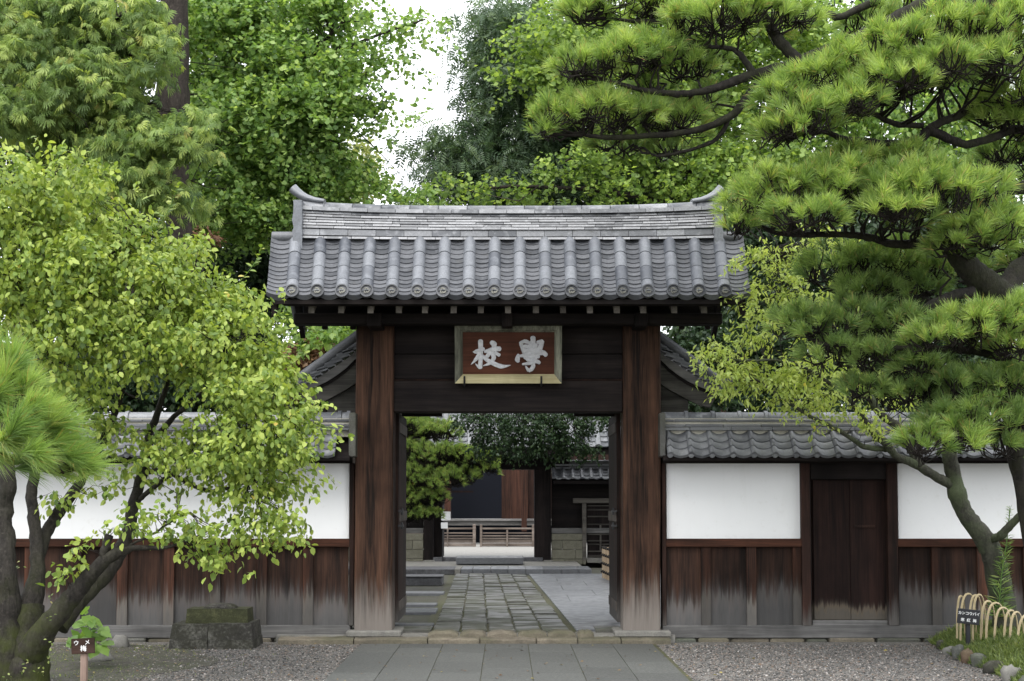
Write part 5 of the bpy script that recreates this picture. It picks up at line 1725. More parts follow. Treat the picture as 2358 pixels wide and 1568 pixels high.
# ------------------------------------------------------------------ long needled pine at the near left edge
lp = thing('pine_tree', 'near long needled pine bough hanging in at the left edge', 'tree', P(-120, 1700, 9.2))
s0 = []
o, s_ = limb('trunk', [(-170, 1900, 9.4), (-150, 1500, 9.4), (-120, 1250, 9.3), (-60, 1120, 9.2)], [60, 52, 44, 34], M['bark_pine'], lp, 12, .02, 31); s0 += s_
o, s_ = limb('limb', [(-60, 1120, 9.2), (0, 1060, 9.1), (60, 1062, 9.0), (120, 1085, 8.9), (175, 1080, 8.8)], [24, 14, 9, 6, 4], M['bark_pine'], lp, 10, .01, 32); s0 += s_
o, s_ = limb('limb', [(-60, 1120, 9.2), (-30, 1010, 9.1), (10, 940, 9.0), (60, 930, 8.9)], [20, 12, 8, 4], M['bark_pine'], lp, 10, .01, 33); s0 += s_
pos = []; ax = []
for (cx, cy, Y) in [(60, 1010, 8.9), (175, 1075, 8.8), (110, 1080, 8.85), (-10, 960, 9.0), (20, 880, 9.0), (90, 960, 8.8), (130, 1020, 8.8), (-30, 1040, 9.0), (30, 1070, 8.9), (50, 900, 8.9), (-20, 860, 9.1), (-60, 900, 9.2), (150, 1060, 8.7), (0, 1010, 8.7), (70, 1050, 8.6), (100, 1010, 8.9), (20, 840, 9.0), (-40, 830, 9.1), (60, 950, 8.7), (115, 990, 8.75), (-20, 920, 8.8), (30, 990, 8.6)]:
    for k in range(3):
        pos.append(np.array(P(cx + rng.uniform(-14, 14), cy + rng.uniform(-12, 12), Y + rng.uniform(-.1, .1))))
        ax.append(np.array([.55 + .004*(cx) + rng.normal()*.25, -.35 + rng.normal()*.3, .75 - .0028*(cy-860) + rng.normal()*.2]))
pos = np.array(pos); ax = np.array(ax)
v, f, r = needle_tufts(pos, ax, 190, .24, .0028, .72)
cloud_mesh('needles', v, f, r, M['needle_near'], lp, kind='stuff')
twigs(pos, s0, M['twig'], 'twigs', lp, 66, .006, 5)

# ------------------------------------------------------------------ plum on the left
pl = thing('plum_tree', 'spreading plum tree with yellow green leaves leaning before the left wall', 'tree', P(70, 1580, 13.2))
sp0 = []
def PL(nm, px, r, seed, sides=10):
    r = [q_*.78 for q_ in r]
    o, s_ = limb(nm, px, r, M['bark_plum'], pl, sides, .03 if r[0] > 40 else .014, seed); sp0.extend(s_); return s_
PL('trunk', [(40, 1640, 13.1), (50, 1560, 13.1), (55, 1480, 13.1), (62, 1400, 13.15)], [95, 80, 66, 50], 41, 16)
PL('limb', [(10, 1600, 13.0), (12, 1480, 13.0), (15, 1380, 13.0), (14, 1280, 13.0), (12, 1180, 13.1), (20, 1110, 13.1), (0, 1020, 13.2), (10, 900, 13.3)], [58, 52, 40, 27, 22, 24, 18, 10], 42, 12)
PL('limb', [(60, 1430, 13.1), (85, 1330, 13.2), (84, 1250, 13.3), (76, 1180, 13.4), (74, 1120, 13.5), (100, 1000, 13.7), (140, 880, 13.8), (150, 700, 14)], [44, 24, 19, 17, 16, 13, 9, 5], 43)
PL('limb', [(84, 1290, 13.3), (110, 1220, 13.5), (150, 1160, 13.6), (190, 1100, 13.8), (230, 1030, 13.9), (280, 900, 14), (300, 760, 14.1)], [22, 20, 17, 14, 12, 9, 4], 44)
PL('limb', [(70, 1500, 13.0), (120, 1430, 12.9), (170, 1370, 12.9), (220, 1310, 12.9), (260, 1280, 12.9), (310, 1262, 12.9), (380, 1262, 12.9), (440, 1240, 12.9)], [48, 34, 28, 22, 17, 9, 5, 2], 45, 12)
PL('limb', [(130, 1440, 13.3), (190, 1370, 13.5), (245, 1320, 13.7), (290, 1240, 13.9), (308, 1160, 14.0), (330, 1085, 14.1), (345, 1000, 14.2), (380, 900, 14.2), (400, 800, 14.2)], [36, 30, 25, 20, 18, 15, 12, 8, 4], 46, 12)
PL('limb', [(238, 1280, 12.9), (245, 1255, 12.9), (252, 1232, 12.9)], [13, 13, 12], 47)
PL('limb', [(325, 1090, 14.1), (380, 1085, 14.0), (430, 1110, 13.9), (480, 1130, 13.8), (540, 1120, 13.7), (600, 1100, 13.6)], [9, 8, 7, 6, 4, 2], 48)
PL('limb', [(320, 1150, 14), (370, 1110, 13.8), (420, 1080, 13.7), (520, 1030, 13.6), (620, 1000, 13.5), (690, 960, 13.5)], [8, 7, 6, 5, 4, 2], 49)
PL('limb', [(340, 1030, 14.1), (400, 960, 14), (470, 900, 13.9), (520, 800, 13.9), (560, 740, 13.9)], [9, 8, 6, 5, 2], 50)
PL('limb', [(345, 1040, 14.1), (420, 1045, 14.3), (500, 990, 14.5), (600, 930, 14.6), (680, 900, 14.6)], [10, 8, 7, 5, 2], 51)
PL('limb', [(140, 900, 13.8), (100, 780, 13.7), (60, 640, 13.7), (40, 500, 13.7)], [9, 7, 5, 3], 52)
PL('limb', [(150, 760, 14), (220, 650, 14), (280, 560, 14), (330, 520, 14)], [7, 6, 4, 2], 53)
PL('limb', [(290, 860, 14), (360, 740, 14), (440, 660, 14), (470, 640, 14)], [7, 6, 4, 2], 54)
PL('limb', [(300, 1255, 12.9), (360, 1225, 12.9), (410, 1190, 12.9), (440, 1180, 12.9)], [4, 3.5, 3, 2], 55)
pe_ = ell([
 (40, 420, 110, 90, 13.6, .9), (140, 430, 100, 80, 13.8, .8), (0, 560, 120, 120, 13.4, .9), (120, 540, 130, 100, 13.6, 1.0), (240, 520, 110, 80, 14, .8), (330, 560, 90, 60, 14.1, .6), (410, 600, 75, 55, 14.2, .5),
 (60, 680, 140, 110, 13.2, .8), (200, 660, 140, 110, 13.5, 1.0), (330, 660, 130, 90, 13.8, .9), (450, 680, 110, 75, 14, .7), (550, 700, 75, 60, 14.1, .5),
 (180, 800, 120, 90, 13.3, .7), (330, 780, 110, 80, 13.5, .7), (470, 770, 110, 85, 13.7, .8), (570, 790, 85, 70, 13.8, .6), (610, 850, 75, 70, 13.8, .5),
 (180, 920, 90, 80, 13.5, .5), (440, 850, 60, 30, 14.1, .4), (580, 890, 100, 80, 13.6, .7), (640, 940, 70, 80, 13.7, .5), (290, 970, 60, 30, 13.6, .3), (490, 990, 70, 45, 13.5, .5), (600, 990, 110, 75, 13.5, .7), (665, 1010, 52, 65, 13.6, .4),
 (430, 1030, 90, 40, 13.6, .5), (540, 1060, 110, 60, 13.5, .6), (620, 1090, 80, 60, 13.4, .4), (650, 1090, 40, 40, 13.5, .3), (590, 1150, 75, 45, 13.3, .4), (650, 1165, 55, 35, 13.4, .3), (570, 1210, 45, 30, 13.2, .25),
 (600, 1245, 30, 12, 13.2, .15), (250, 1040, 70, 30, 13.8, .4), (330, 1060, 60, 25, 13.8, .3)])
ctr = twiggy(pe_, 4700, 8, .17, .065, T_OVAL, M['leaf_plum'], 'foliage', pl, droop=.55, shell=.3, upn=.9, clump=(9, .22, .10))
lo_ = ell([(360, 1185, 45, 18, 12.9, .15), (300, 1215, 50, 14, 12.9, .15), (430, 1200, 40, 22, 12.9, .2), (470, 1240, 50, 22, 12.9, .2), (420, 1235, 60, 16, 12.9, .15), (485, 1285, 30, 22, 12.9, .15), (240, 1215, 28, 8, 12.9, .1), (500, 1300, 18, 12, 12.9, .1), (180, 1270, 22, 18, 12.8, .12), (160, 1300, 20, 20, 12.8, .12), (150, 1330, 16, 16, 12.8, .1), (130, 1140, 32, 20, 13.4, .15), (250, 1120, 24, 10, 13.4, .12), (205, 1130, 40, 8, 13.4, .12)])
c2 = twiggy(lo_, 115, 6, .14, .075, T_OVAL, M['leaf_plum'], 'foliage', pl, droop=.5, shell=.2, upn=1.0)
twigs(ctr, sp0, M['twig'], 'twigs', pl, 620, .0048, 3)
twigs(c2, sp0, M['twig'], 'twigs', pl, 80, .004, 3)
# upright shoots above the crown
mb = MB(); lpos = []; ldir = []
for (pts) in ([(352, 540), (385, 490), (400, 455), (413, 425)], [(300, 560), (345, 525), (352, 490)], [(120, 400), (128, 370), (140, 340)], [(210, 410), (195, 375)], [(560, 640), (590, 600), (600, 570)], [(660, 790), (690, 800), (700, 815)]):
    pv = [P(x, y, 13.9) for x, y in pts]; mb.tube(limb_pts(pv, 0, 4), .004, 4, False)
    for k, p in enumerate(limb_pts(pv, 0, 6)):
        lpos.append(list(p)); ldir.append([rng.uniform(-1, 1), rng.uniform(-1, .3), rng.uniform(-.2, .5)])
mb.build('shoots', M['herb'], pl, kind='stuff')
v, f, r = leaf_cloud(np.array(lpos), np.array(ldir), np.tile([0.1, -.5, .8], (len(lpos), 1)), .07, T_OVAL); cloud_mesh('foliage', v, f, r, M['leaf_plum'], pl, kind='stuff')

# ------------------------------------------------------------------ small plum on the right
pr = thing('plum_tree', 'slim plum tree with yellow green leaves before the right wall, mossy curved trunk', 'tree', P(2311, 1400, 16.1))
s1 = []
def QL(nm, px, r, seed, sides=10):
    o, s_ = limb(nm, px, r, M['bark_rplum'], pr, sides, .012, seed); s1.extend(s_); return s_
QL('trunk', [(2318, 1460, 16.1), (2312, 1400, 16.1), (2300, 1340, 16.05), (2288, 1285, 16.0), (2262, 1235, 16.0), (2225, 1185, 16), (2205, 1140, 16), (2194, 1090, 16), (2186, 1040, 15.9), (2190, 990, 15.9)], [33, 28, 27, 26, 22, 20, 21, 18, 17, 12], 61, 14)
QL('limb', [(2196, 1118, 16), (2160, 1100, 15.95), (2110, 1070, 15.9), (2065, 1050, 15.9), (2040, 1020, 15.8), (2015, 1000, 15.8), (1985, 960, 15.7), (1960, 925, 15.6), (1932, 897, 15.6)], [12, 11, 10, 9, 10, 10, 8, 5, 3], 62)
QL('limb', [(2120, 1072, 15.9), (2085, 1015, 16), (2070, 985, 16), (2035, 960, 16), (2012, 930, 16), (1998, 893, 16), (1990, 840, 16), (1960, 800, 15.9)], [9, 10, 10, 9, 9, 8, 5, 3], 63)
QL('limb', [(2040, 1035, 15.9), (1990, 1028, 15.7), (1950, 1002, 15.6), (1900, 975, 15.6), (1850, 950, 15.6), (1780, 900, 15.6), (1720, 860, 15.6)], [7, 6, 5, 5, 4, 3, 2], 64)
QL('limb', [(2270, 1250, 16), (2290, 1240, 15.9), (2306, 1232, 15.8), (2330, 1205, 15.7), (2360, 1178, 15.6), (2420, 1120, 15.5)], [9, 9, 11, 9, 9, 7], 65)
QL('limb', [(2288, 1240, 15.95), (2262, 1225, 16), (2250, 1212, 16), (2240, 1205, 16)], [10, 8, 7, 6], 66)
QL('limb', [(1960, 800, 15.9), (1900, 730, 15.9), (1850, 680, 15.9), (1800, 640, 15.9), (1780, 580, 15.9)], [4, 4, 3, 3, 2], 67)
QL('limb', [(1930, 897, 15.6), (1860, 850, 15.6), (1790, 830, 15.6), (1700, 830, 15.6), (1640, 815, 15.6)], [4, 3.5, 3, 3, 2], 68)
re = ell([(1790, 565, 85, 30, 16, .35), (1735, 600, 25, 18, 16, .2), (1835, 610, 40, 28, 16.1, .3), (1785, 660, 70, 34, 15.9, .4), (1735, 690, 30, 22, 15.9, .2), (1860, 670, 50, 28, 16, .3), (1770, 735, 55, 34, 15.8, .35), (1745, 770, 30, 22, 15.8, .25),
 (1650, 810, 35, 25, 15.6, .2), (1680, 790, 45, 25, 15.7, .25), (1665, 850, 60, 35, 15.6, .3), (1625, 815, 18, 12, 15.6, .15), (1720, 850, 60, 38, 15.6, .35), (1790, 855, 75, 42, 15.7, .4), (1870, 855, 75, 40, 15.8, .4), (1720, 890, 60, 20, 15.6, .3), (1840, 905, 75, 30, 15.7, .35), (1920, 900, 55, 30, 15.8, .35), (1890, 930, 50, 20, 15.7, .25),
 (1978, 955, 32, 24, 15.6, .2), (1990, 985, 22, 12, 15.6, .15), (2075, 900, 40, 25, 16.1, .3), (1860, 720, 40, 22, 16.1, .3), (1930, 690, 60, 30, 16.2, .3), (1880, 810, 60, 30, 16.1, .3), (1855, 960, 12, 14, 15.6, .1), (1690, 465, 25, 30, 16.4, .2), (1880, 540, 60, 30, 16.2, .3), (2010, 850, 50, 30, 16.3, .3)])
ct = twiggy(re, 900, 7, .17, .062, T_LONG, M['leaf_ryel'], 'foliage', pr, droop=.4, shell=.2, clump=(6, .16, .05))
twigs(ct, s1, M['twig'], 'twigs', pr, 330, .0042, 3)
# feathery weed climbing at its foot
wd_ = thing('feathery_weed', 'tall feathery green weed growing up the trunk of the right plum', 'plant', P(2305, 1400, 15.8))
mb = MB(); pv = limb_pts([P(2300, 1420, 15.8), P(2306, 1330, 15.8), P(2318, 1250, 15.8), P(2326, 1170, 15.8)], 0, 10); mb.tube(pv, .006, 5); mb.build('stem', M['herb'], wd_)
pos = np.array([list(p) for p in pv]); pos = np.repeat(pos, 8, 0); n = len(pos)
dd_ = rng.normal(size=(n, 3)); dd_[:, 2] = rng.uniform(-.1, .9, n)
hz = (pos[:, 2] - pos[:, 2].min()) / np.ptp(pos[:, 2])
v, f, r = leaf_cloud(pos, dd_, rng.normal(size=(n, 3)), np.clip(.20*(1-hz*.8), .05, .2), (np.array([(0,0,0),(.02,.5,.03),(0,1,-.12),(-.02,.5,.03)], float), [(0,1,2),(0,2,3)]))
cloud_mesh('blades', v, f, r, M['needle_dk'], wd_, kind='stuff')

# ------------------------------------------------------------------ trees behind the wall
def btree(name, label, cat, base, tr, ells, ntw, per, twl, size, tmpl, mat, barkm, seed, group=None, droop=.3, shell=.4, trunk_r=None, ntwig=260, extra=(), clump=None):
    t_ = thing(name, label, cat, P(*base) if len(base) == 3 else base, group)
    ss = []
    o, s_ = limb('trunk', tr[0], tr[1], barkm, t_, 12, .03, seed); ss += s_
    for k, (px, r_) in enumerate(extra):
        o, s_ = limb('limb', px, r_, barkm, t_, 8, .03, seed + k + 1); ss += s_
    E_ = ell(ells)
    c = twiggy(E_, ntw, per, twl, size, tmpl, mat, 'foliage', t_, droop=droop, shell=shell, clump=clump)
    if ntwig: twigs(c, ss, barkm, 'twigs', t_, ntwig, .008, 3)
    return t_
# hinoki cypress
cyp = [(60, 30, 110, 60, 20, .7), (190, 20, 90, 60, 20.2, .7), (310, 40, 55, 45, 20, .5), (60, 130, 90, 50, 20, .6), (180, 110, 80, 50, 20.3, .6), (320, 80, 45, 28, 19.8, .4), (250, 60, 70, 60, 20.4, .6),
 (120, 200, 40, 25, 20, .3), (180, 160, 100, 45, 19.8, .6), (280, 170, 80, 40, 19.9, .5), (362, 122, 42, 30, 19.7, .3), (285, 212, 45, 30, 19.9, .4), (140, 200, 50, 30, 19.7, .4),
 (40, 215, 60, 35, 19.6, .4), (75, 245, 35, 22, 19.6, .3), (20, 250, 50, 30, 19.7, .4), (180, 240, 60, 40, 20.1, .5), (270, 250, 70, 40, 19.9, .5), (310, 300, 80, 45, 19.8, .5), (310, 265, 35, 30, 19.8, .3),
 (430, 290, 55, 35, 19.6, .35), (450, 310, 32, 30, 19.6, .3), (410, 340, 30, 30, 19.7, .3), (270, 350, 60, 30, 19.8, .4), (350, 350, 50, 35, 19.8, .4), (270, 400, 45, 30, 19.8, .4), (345, 395, 42, 28, 19.7, .3), (290, 430, 50, 30, 19.8, .4),
 (370, 450, 60, 30, 19.9, .35), (150, 290, 80, 40, 20.5, .5), (60, 60, 130, 90, 20.8, .8), (220, 330, 90, 60, 20.9, .6)]
btree('cypress_tree', 'hinoki cypress with drooping yellow green sprays at the upper left', 'tree', (60, 1300, 20.6),
  ([(60, 1300, 21), (60, 800, 21), (100, 400, 21), (150, 100, 21), (180, -80, 21)], [34, 30, 26, 20, 14]), cyp, 3000, 4, .13, .17, T_SPRAY, M['leaf_cypress'], M['bark_tree'], 71, droop=.75, shell=.6, clump=(12, .30, .09),
  extra=(([(-40, 210, 20.8), (30, 255, 20.8), (90, 285, 20.8), (150, 300, 20.8)], [17, 16, 13, 8]), ([(150, 120, 21), (230, 60, 20.6), (290, 30, 20.2)], [12, 9, 5]), ([(150, 150, 21), (260, 130, 20.3), (370, 120, 19.8)], [10, 7, 3]), ([(250, 150, 20.8), (330, 230, 20.2), (420, 262, 19.7), (460, 258, 19.6)], [8, 6, 4, 2]), ([(100, 400, 21), (220, 380, 20.4), (330, 370, 19.9)], [12, 8, 4])))
gk = [(470, 60, 90, 90, 24, .9), (560, 40, 110, 90, 24.3, 1), (680, 30, 110, 80, 24, 1), (770, 10, 70, 40, 23.8, .6), (850, 55, 45, 22, 23.6, .3), (965, 42, 38, 12, 23.4, .2), (900, 66, 45, 20, 23.6, .25),
 (480, 200, 80, 90, 23.8, .9), (580, 170, 100, 90, 24.2, 1), (690, 150, 100, 80, 23.6, .9), (780, 120, 75, 50, 23.6, .6), (860, 125, 35, 30, 23.6, .3), (560, 290, 100, 80, 23.6, .9), (680, 260, 110, 80, 23.4, .9), (770, 220, 75, 50, 23.4, .6), (860, 228, 30, 10, 23.4, .2), (850, 272, 34, 12, 23.4, .2),
 (820, 180, 40, 30, 23.6, .3), (500, 400, 80, 80, 23.6, .8), (600, 390, 100, 80, 23.8, .8), (700, 360, 90, 60, 23.8, .8), (790, 400, 70, 50, 24, .6), (860, 440, 50, 12, 24, .4), (940, 450, 50, 5, 24.2, .3), (480, 520, 60, 60, 23.8, .6), (580, 500, 90, 70, 23.8, .8), (780, 290, 30, 30, 23.6, .3), (650, 450, 90, 50, 24.0, .6), (740, 440, 80, 35, 24.0, .6)]
btree('ginkgo_tree', 'tall ginkgo with dark ridged trunk and green crown at the upper left', 'tree', (400, 1300, 24.5),
  ([(430, 1300, 22.4), (425, 700, 22.4), (412, 500, 22.4), (405, 400, 22.4), (398, 240, 22.4), (400, 100, 22.4), (405, -60, 22.4)], [44, 38, 27, 28, 40, 33, 30]), gk, 7600, 7, .26, .088, T_FAN, M['leaf_ginkgo'], M['bark_tree'], 81, droop=.35, shell=.3, clump=(18, .42, .13),
  extra=(([(410, 300, 25), (470, 250, 24.6), (500, 200, 24.4), (540, 150, 24.2), (560, 40, 24)], [14, 12, 10, 8, 5]), ([(420, 420, 25), (520, 330, 24.4), (640, 200, 24), (720, 120, 23.8), (800, 40, 23.6)], [14, 12, 9, 6, 3]), ([(430, 620, 25), (560, 460, 24.6), (700, 330, 24.2), (780, 240, 23.8), (850, 160, 23.6)], [15, 12, 9, 6, 3]), ([(420, 120, 25), (470, 90, 24.8), (520, 110, 24.6)], [10, 8, 5]), ([(700, 130, 24), (820, 100, 23.6), (900, 70, 23.5), (980, 45, 23.4)], [5, 4, 3, 2])), ntwig=400)
btree('pale_tree', 'pale yellow green tree far off beside the gap of sky', 'tree', (800, 1200, 34), ([(810, 1100, 34), (815, 700, 34), (820, 420, 34)], [16, 12, 5]),
  [(820, 380, 42, 60, 34, .8), (780, 420, 50, 50, 34, .8), (850, 410, 30, 30, 34, .5), (700, 380, 90, 60, 34.5, 1), (600, 350, 100, 80, 35, 1), (560, 420, 70, 60, 35, 1)], 1500, 7, .3, .13, T_OVAL4, M['leaf_far'], M['bark_tree'], 91, ntwig=60)
dk = [(1165, 60, 60, 80, 28, .9), (1240, 50, 90, 80, 28.3, 1.1), (1115, 140, 35, 50, 27.6, .6), (1190, 170, 90, 80, 28, 1.1), (1280, 160, 90, 90, 28.4, 1.1), (1115, 245, 38, 50, 27.8, .7), (1200, 280, 90, 70, 28, 1.1), (1300, 280, 90, 80, 28.4, 1.1),
 (1030, 325, 50, 30, 27.6, .6), (1070, 375, 75, 50, 27.8, .9), (965, 330, 28, 14, 27.5, .3), (1005, 292, 22, 14, 27.5, .25), (1150, 380, 100, 60, 28, 1), (1260, 400, 110, 60, 28.2, 1.1), (1370, 380, 100, 70, 28.4, 1), (1040, 430, 55, 20, 27.8, .5), (1130, 440, 90, 25, 28, .8), (1090, 95, 20, 14, 27.4, .3),
 (1400, 430, 100, 40, 28.2, .8), (1500, 400, 100, 60, 28.4, .8), (1600, 400, 90, 70, 28.5, .9)]
btree('sumac_tree', 'dark tree with drooping compound leaves right of the gap of sky', 'tree', (1490, 1250, 29), ([(1490, 1250, 29), (1470, 950, 29), (1380, 720, 29), (1300, 500, 29), (1250, 300, 28.8), (1240, 100, 28.6), (1235, -20, 28.5)], [22, 20, 18, 16, 14, 11, 6]),
  dk, 4200, 3, .35, .24, T_COMP, M['leaf_dark'], M['bark_tree'], 101, droop=.5, shell=.3, clump=(9, .42, .22), extra=(([(1260, 500, 29), (1150, 400, 28.5), (1060, 350, 28), (990, 320, 27.6)], [9, 7, 5, 3]), ([(1250, 300, 28.8), (1180, 200, 28.3), (1120, 120, 27.8)], [8, 6, 3]), ([(1258, 420, 28.9), (1340, 320, 28.7), (1420, 250, 28.5)], [8, 6, 3])), ntwig=200)
g2 = [(1330, 30, 80, 60, 26, .8), (1270, 70, 60, 50, 25.8, .6), (1250, 120, 60, 50, 25.8, .6), (1330, 130, 80, 70, 26, .8), (1230, 180, 50, 35, 25.8, .5), (1430, 80, 100, 90, 26.3, 1), (1540, 90, 100, 90, 26.5, 1), (1660, 90, 100, 90, 26.5, 1), (1760, 100, 80, 80, 26.5, .9), (1850, 60, 80, 80, 26.5, .9), (1430, 230, 100, 80, 26.5, .9), (1560, 240, 100, 80, 26.6, .9), (1670, 250, 90, 80, 26.6, .9),
 (1400, 340, 80, 30, 25.5, .5), (1300, 375, 50, 20, 25.4, .35), (1380, 380, 60, 18, 25.4, .35), (1490, 330, 90, 40, 25.8, .6), (1600, 350, 90, 45, 26, .6), (1680, 370, 70, 50, 26, .6), (1440, 410, 50, 30, 25.6, .4), (1540, 420, 100, 35, 25.8, .5), (1640, 440, 80, 35, 25.8, .5), (1380, 440, 60, 15, 25.8, .3), (1110, 425, 60, 20, 25.4, .35), (1050, 430, 45, 18, 25.4, .35), (1280, 445, 100, 14, 25.8, .4), (1740, 440, 70, 60, 26, .6), (1760, 330, 70, 70, 26.5, .7)]
btree('ginkgo_tree', 'light green ginkgo behind the pine at the upper right', 'tree', (1620, 1200, 27), ([(1640, 1200, 27), (1630, 700, 27), (1620, 300, 27), (1625, 50, 27), (1640, -80, 27)], [26, 24, 20, 15, 9]),
  g2, 5200, 7, .26, .096, T_FAN, M['leaf_ginkgo2'], M['bark_tree'], 111, droop=.35, shell=.3, clump=(18, .45, .14), extra=(([(1625, 420, 27), (1500, 350, 26.5), (1400, 340, 25.8), (1300, 372, 25.4)], [10, 8, 5, 2]), ([(1620, 250, 27), (1480, 160, 26.6), (1330, 90, 26.1)], [10, 7, 3]), ([(1630, 500, 27), (1400, 440, 26), (1100, 430, 25.5)], [9, 6, 3])), ntwig=250)
# deep green broadleaf trees that close the view
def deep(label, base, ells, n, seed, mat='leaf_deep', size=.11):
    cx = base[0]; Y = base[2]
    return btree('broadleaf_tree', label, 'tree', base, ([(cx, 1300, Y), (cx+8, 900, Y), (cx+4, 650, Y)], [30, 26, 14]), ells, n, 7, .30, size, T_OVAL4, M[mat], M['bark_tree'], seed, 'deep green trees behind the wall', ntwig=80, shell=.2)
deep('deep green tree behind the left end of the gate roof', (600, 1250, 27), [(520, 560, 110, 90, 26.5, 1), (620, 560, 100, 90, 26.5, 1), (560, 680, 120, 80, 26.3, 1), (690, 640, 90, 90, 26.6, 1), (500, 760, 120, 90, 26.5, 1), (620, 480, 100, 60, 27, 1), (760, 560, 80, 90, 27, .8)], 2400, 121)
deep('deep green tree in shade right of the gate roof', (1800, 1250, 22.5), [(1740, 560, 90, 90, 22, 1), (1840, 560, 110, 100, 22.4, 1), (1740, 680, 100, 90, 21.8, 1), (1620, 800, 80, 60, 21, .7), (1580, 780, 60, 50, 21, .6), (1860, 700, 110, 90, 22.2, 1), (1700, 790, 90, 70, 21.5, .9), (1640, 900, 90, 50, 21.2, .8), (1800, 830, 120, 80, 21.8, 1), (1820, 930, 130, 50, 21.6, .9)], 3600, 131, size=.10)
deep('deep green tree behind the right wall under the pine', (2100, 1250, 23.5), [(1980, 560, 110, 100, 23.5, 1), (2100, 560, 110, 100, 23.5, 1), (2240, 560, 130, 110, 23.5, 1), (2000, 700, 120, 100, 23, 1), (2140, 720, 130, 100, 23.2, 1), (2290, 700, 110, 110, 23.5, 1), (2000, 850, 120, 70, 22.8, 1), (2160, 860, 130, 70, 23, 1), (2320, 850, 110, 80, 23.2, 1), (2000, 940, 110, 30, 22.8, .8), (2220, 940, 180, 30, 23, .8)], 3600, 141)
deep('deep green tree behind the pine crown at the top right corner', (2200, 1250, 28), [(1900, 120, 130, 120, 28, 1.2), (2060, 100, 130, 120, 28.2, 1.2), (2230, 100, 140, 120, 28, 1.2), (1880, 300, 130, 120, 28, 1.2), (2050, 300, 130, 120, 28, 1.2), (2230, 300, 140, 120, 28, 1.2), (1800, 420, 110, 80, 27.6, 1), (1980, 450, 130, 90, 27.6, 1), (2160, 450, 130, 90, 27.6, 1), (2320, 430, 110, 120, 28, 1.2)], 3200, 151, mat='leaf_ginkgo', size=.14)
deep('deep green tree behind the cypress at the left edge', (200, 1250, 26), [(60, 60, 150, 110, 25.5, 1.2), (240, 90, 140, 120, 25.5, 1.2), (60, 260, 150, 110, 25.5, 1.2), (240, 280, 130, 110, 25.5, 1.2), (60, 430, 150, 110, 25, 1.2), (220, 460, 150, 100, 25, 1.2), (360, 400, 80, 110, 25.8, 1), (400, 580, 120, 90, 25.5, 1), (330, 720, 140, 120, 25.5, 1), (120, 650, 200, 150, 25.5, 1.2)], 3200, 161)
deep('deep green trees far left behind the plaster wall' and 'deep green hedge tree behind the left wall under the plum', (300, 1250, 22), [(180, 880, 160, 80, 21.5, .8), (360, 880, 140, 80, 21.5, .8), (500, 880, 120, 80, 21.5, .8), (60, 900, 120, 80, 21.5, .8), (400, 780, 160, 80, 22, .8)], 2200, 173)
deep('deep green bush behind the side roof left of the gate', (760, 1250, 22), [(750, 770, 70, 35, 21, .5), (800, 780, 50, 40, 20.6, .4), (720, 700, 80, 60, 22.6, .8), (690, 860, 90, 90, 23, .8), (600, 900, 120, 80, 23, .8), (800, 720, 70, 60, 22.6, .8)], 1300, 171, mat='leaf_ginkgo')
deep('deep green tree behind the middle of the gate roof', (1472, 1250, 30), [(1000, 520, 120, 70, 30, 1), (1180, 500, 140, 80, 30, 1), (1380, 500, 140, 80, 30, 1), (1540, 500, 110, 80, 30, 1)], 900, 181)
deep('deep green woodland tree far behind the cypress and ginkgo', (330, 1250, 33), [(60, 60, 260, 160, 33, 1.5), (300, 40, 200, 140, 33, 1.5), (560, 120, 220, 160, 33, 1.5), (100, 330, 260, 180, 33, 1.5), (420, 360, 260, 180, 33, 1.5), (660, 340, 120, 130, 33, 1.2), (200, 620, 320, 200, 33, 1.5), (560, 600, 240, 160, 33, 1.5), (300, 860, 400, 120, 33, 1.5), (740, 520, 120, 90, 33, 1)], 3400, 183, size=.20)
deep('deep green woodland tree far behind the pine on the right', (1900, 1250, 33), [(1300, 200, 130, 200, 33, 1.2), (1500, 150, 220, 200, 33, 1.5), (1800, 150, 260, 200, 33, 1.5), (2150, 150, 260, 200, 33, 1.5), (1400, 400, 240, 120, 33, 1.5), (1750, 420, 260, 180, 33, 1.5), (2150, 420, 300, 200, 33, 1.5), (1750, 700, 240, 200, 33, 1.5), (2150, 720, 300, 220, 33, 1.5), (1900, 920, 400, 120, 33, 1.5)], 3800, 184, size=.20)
br = thing('dry_shrub', 'shrub of brown dry leaves behind the left side roof', 'shrub', P(740, 1300, 21.6))
limb('trunk', [(740, 1300, 21.8), (742, 1050, 21.8), (745, 860, 21.8)], [9, 7, 4], M['bark_tree'], br, 8, .02, 191)
twiggy(ell([(740, 815, 75, 32, 21.4, .5), (700, 850, 60, 45, 21.6, .5), (770, 830, 60, 40, 21.2, .4), (470, 545, 22, 10, 22.5, .15)]), 900, 8, .2, .075, T_OVAL4, M['leaf_brown'], 'foliage', br, droop=.4)

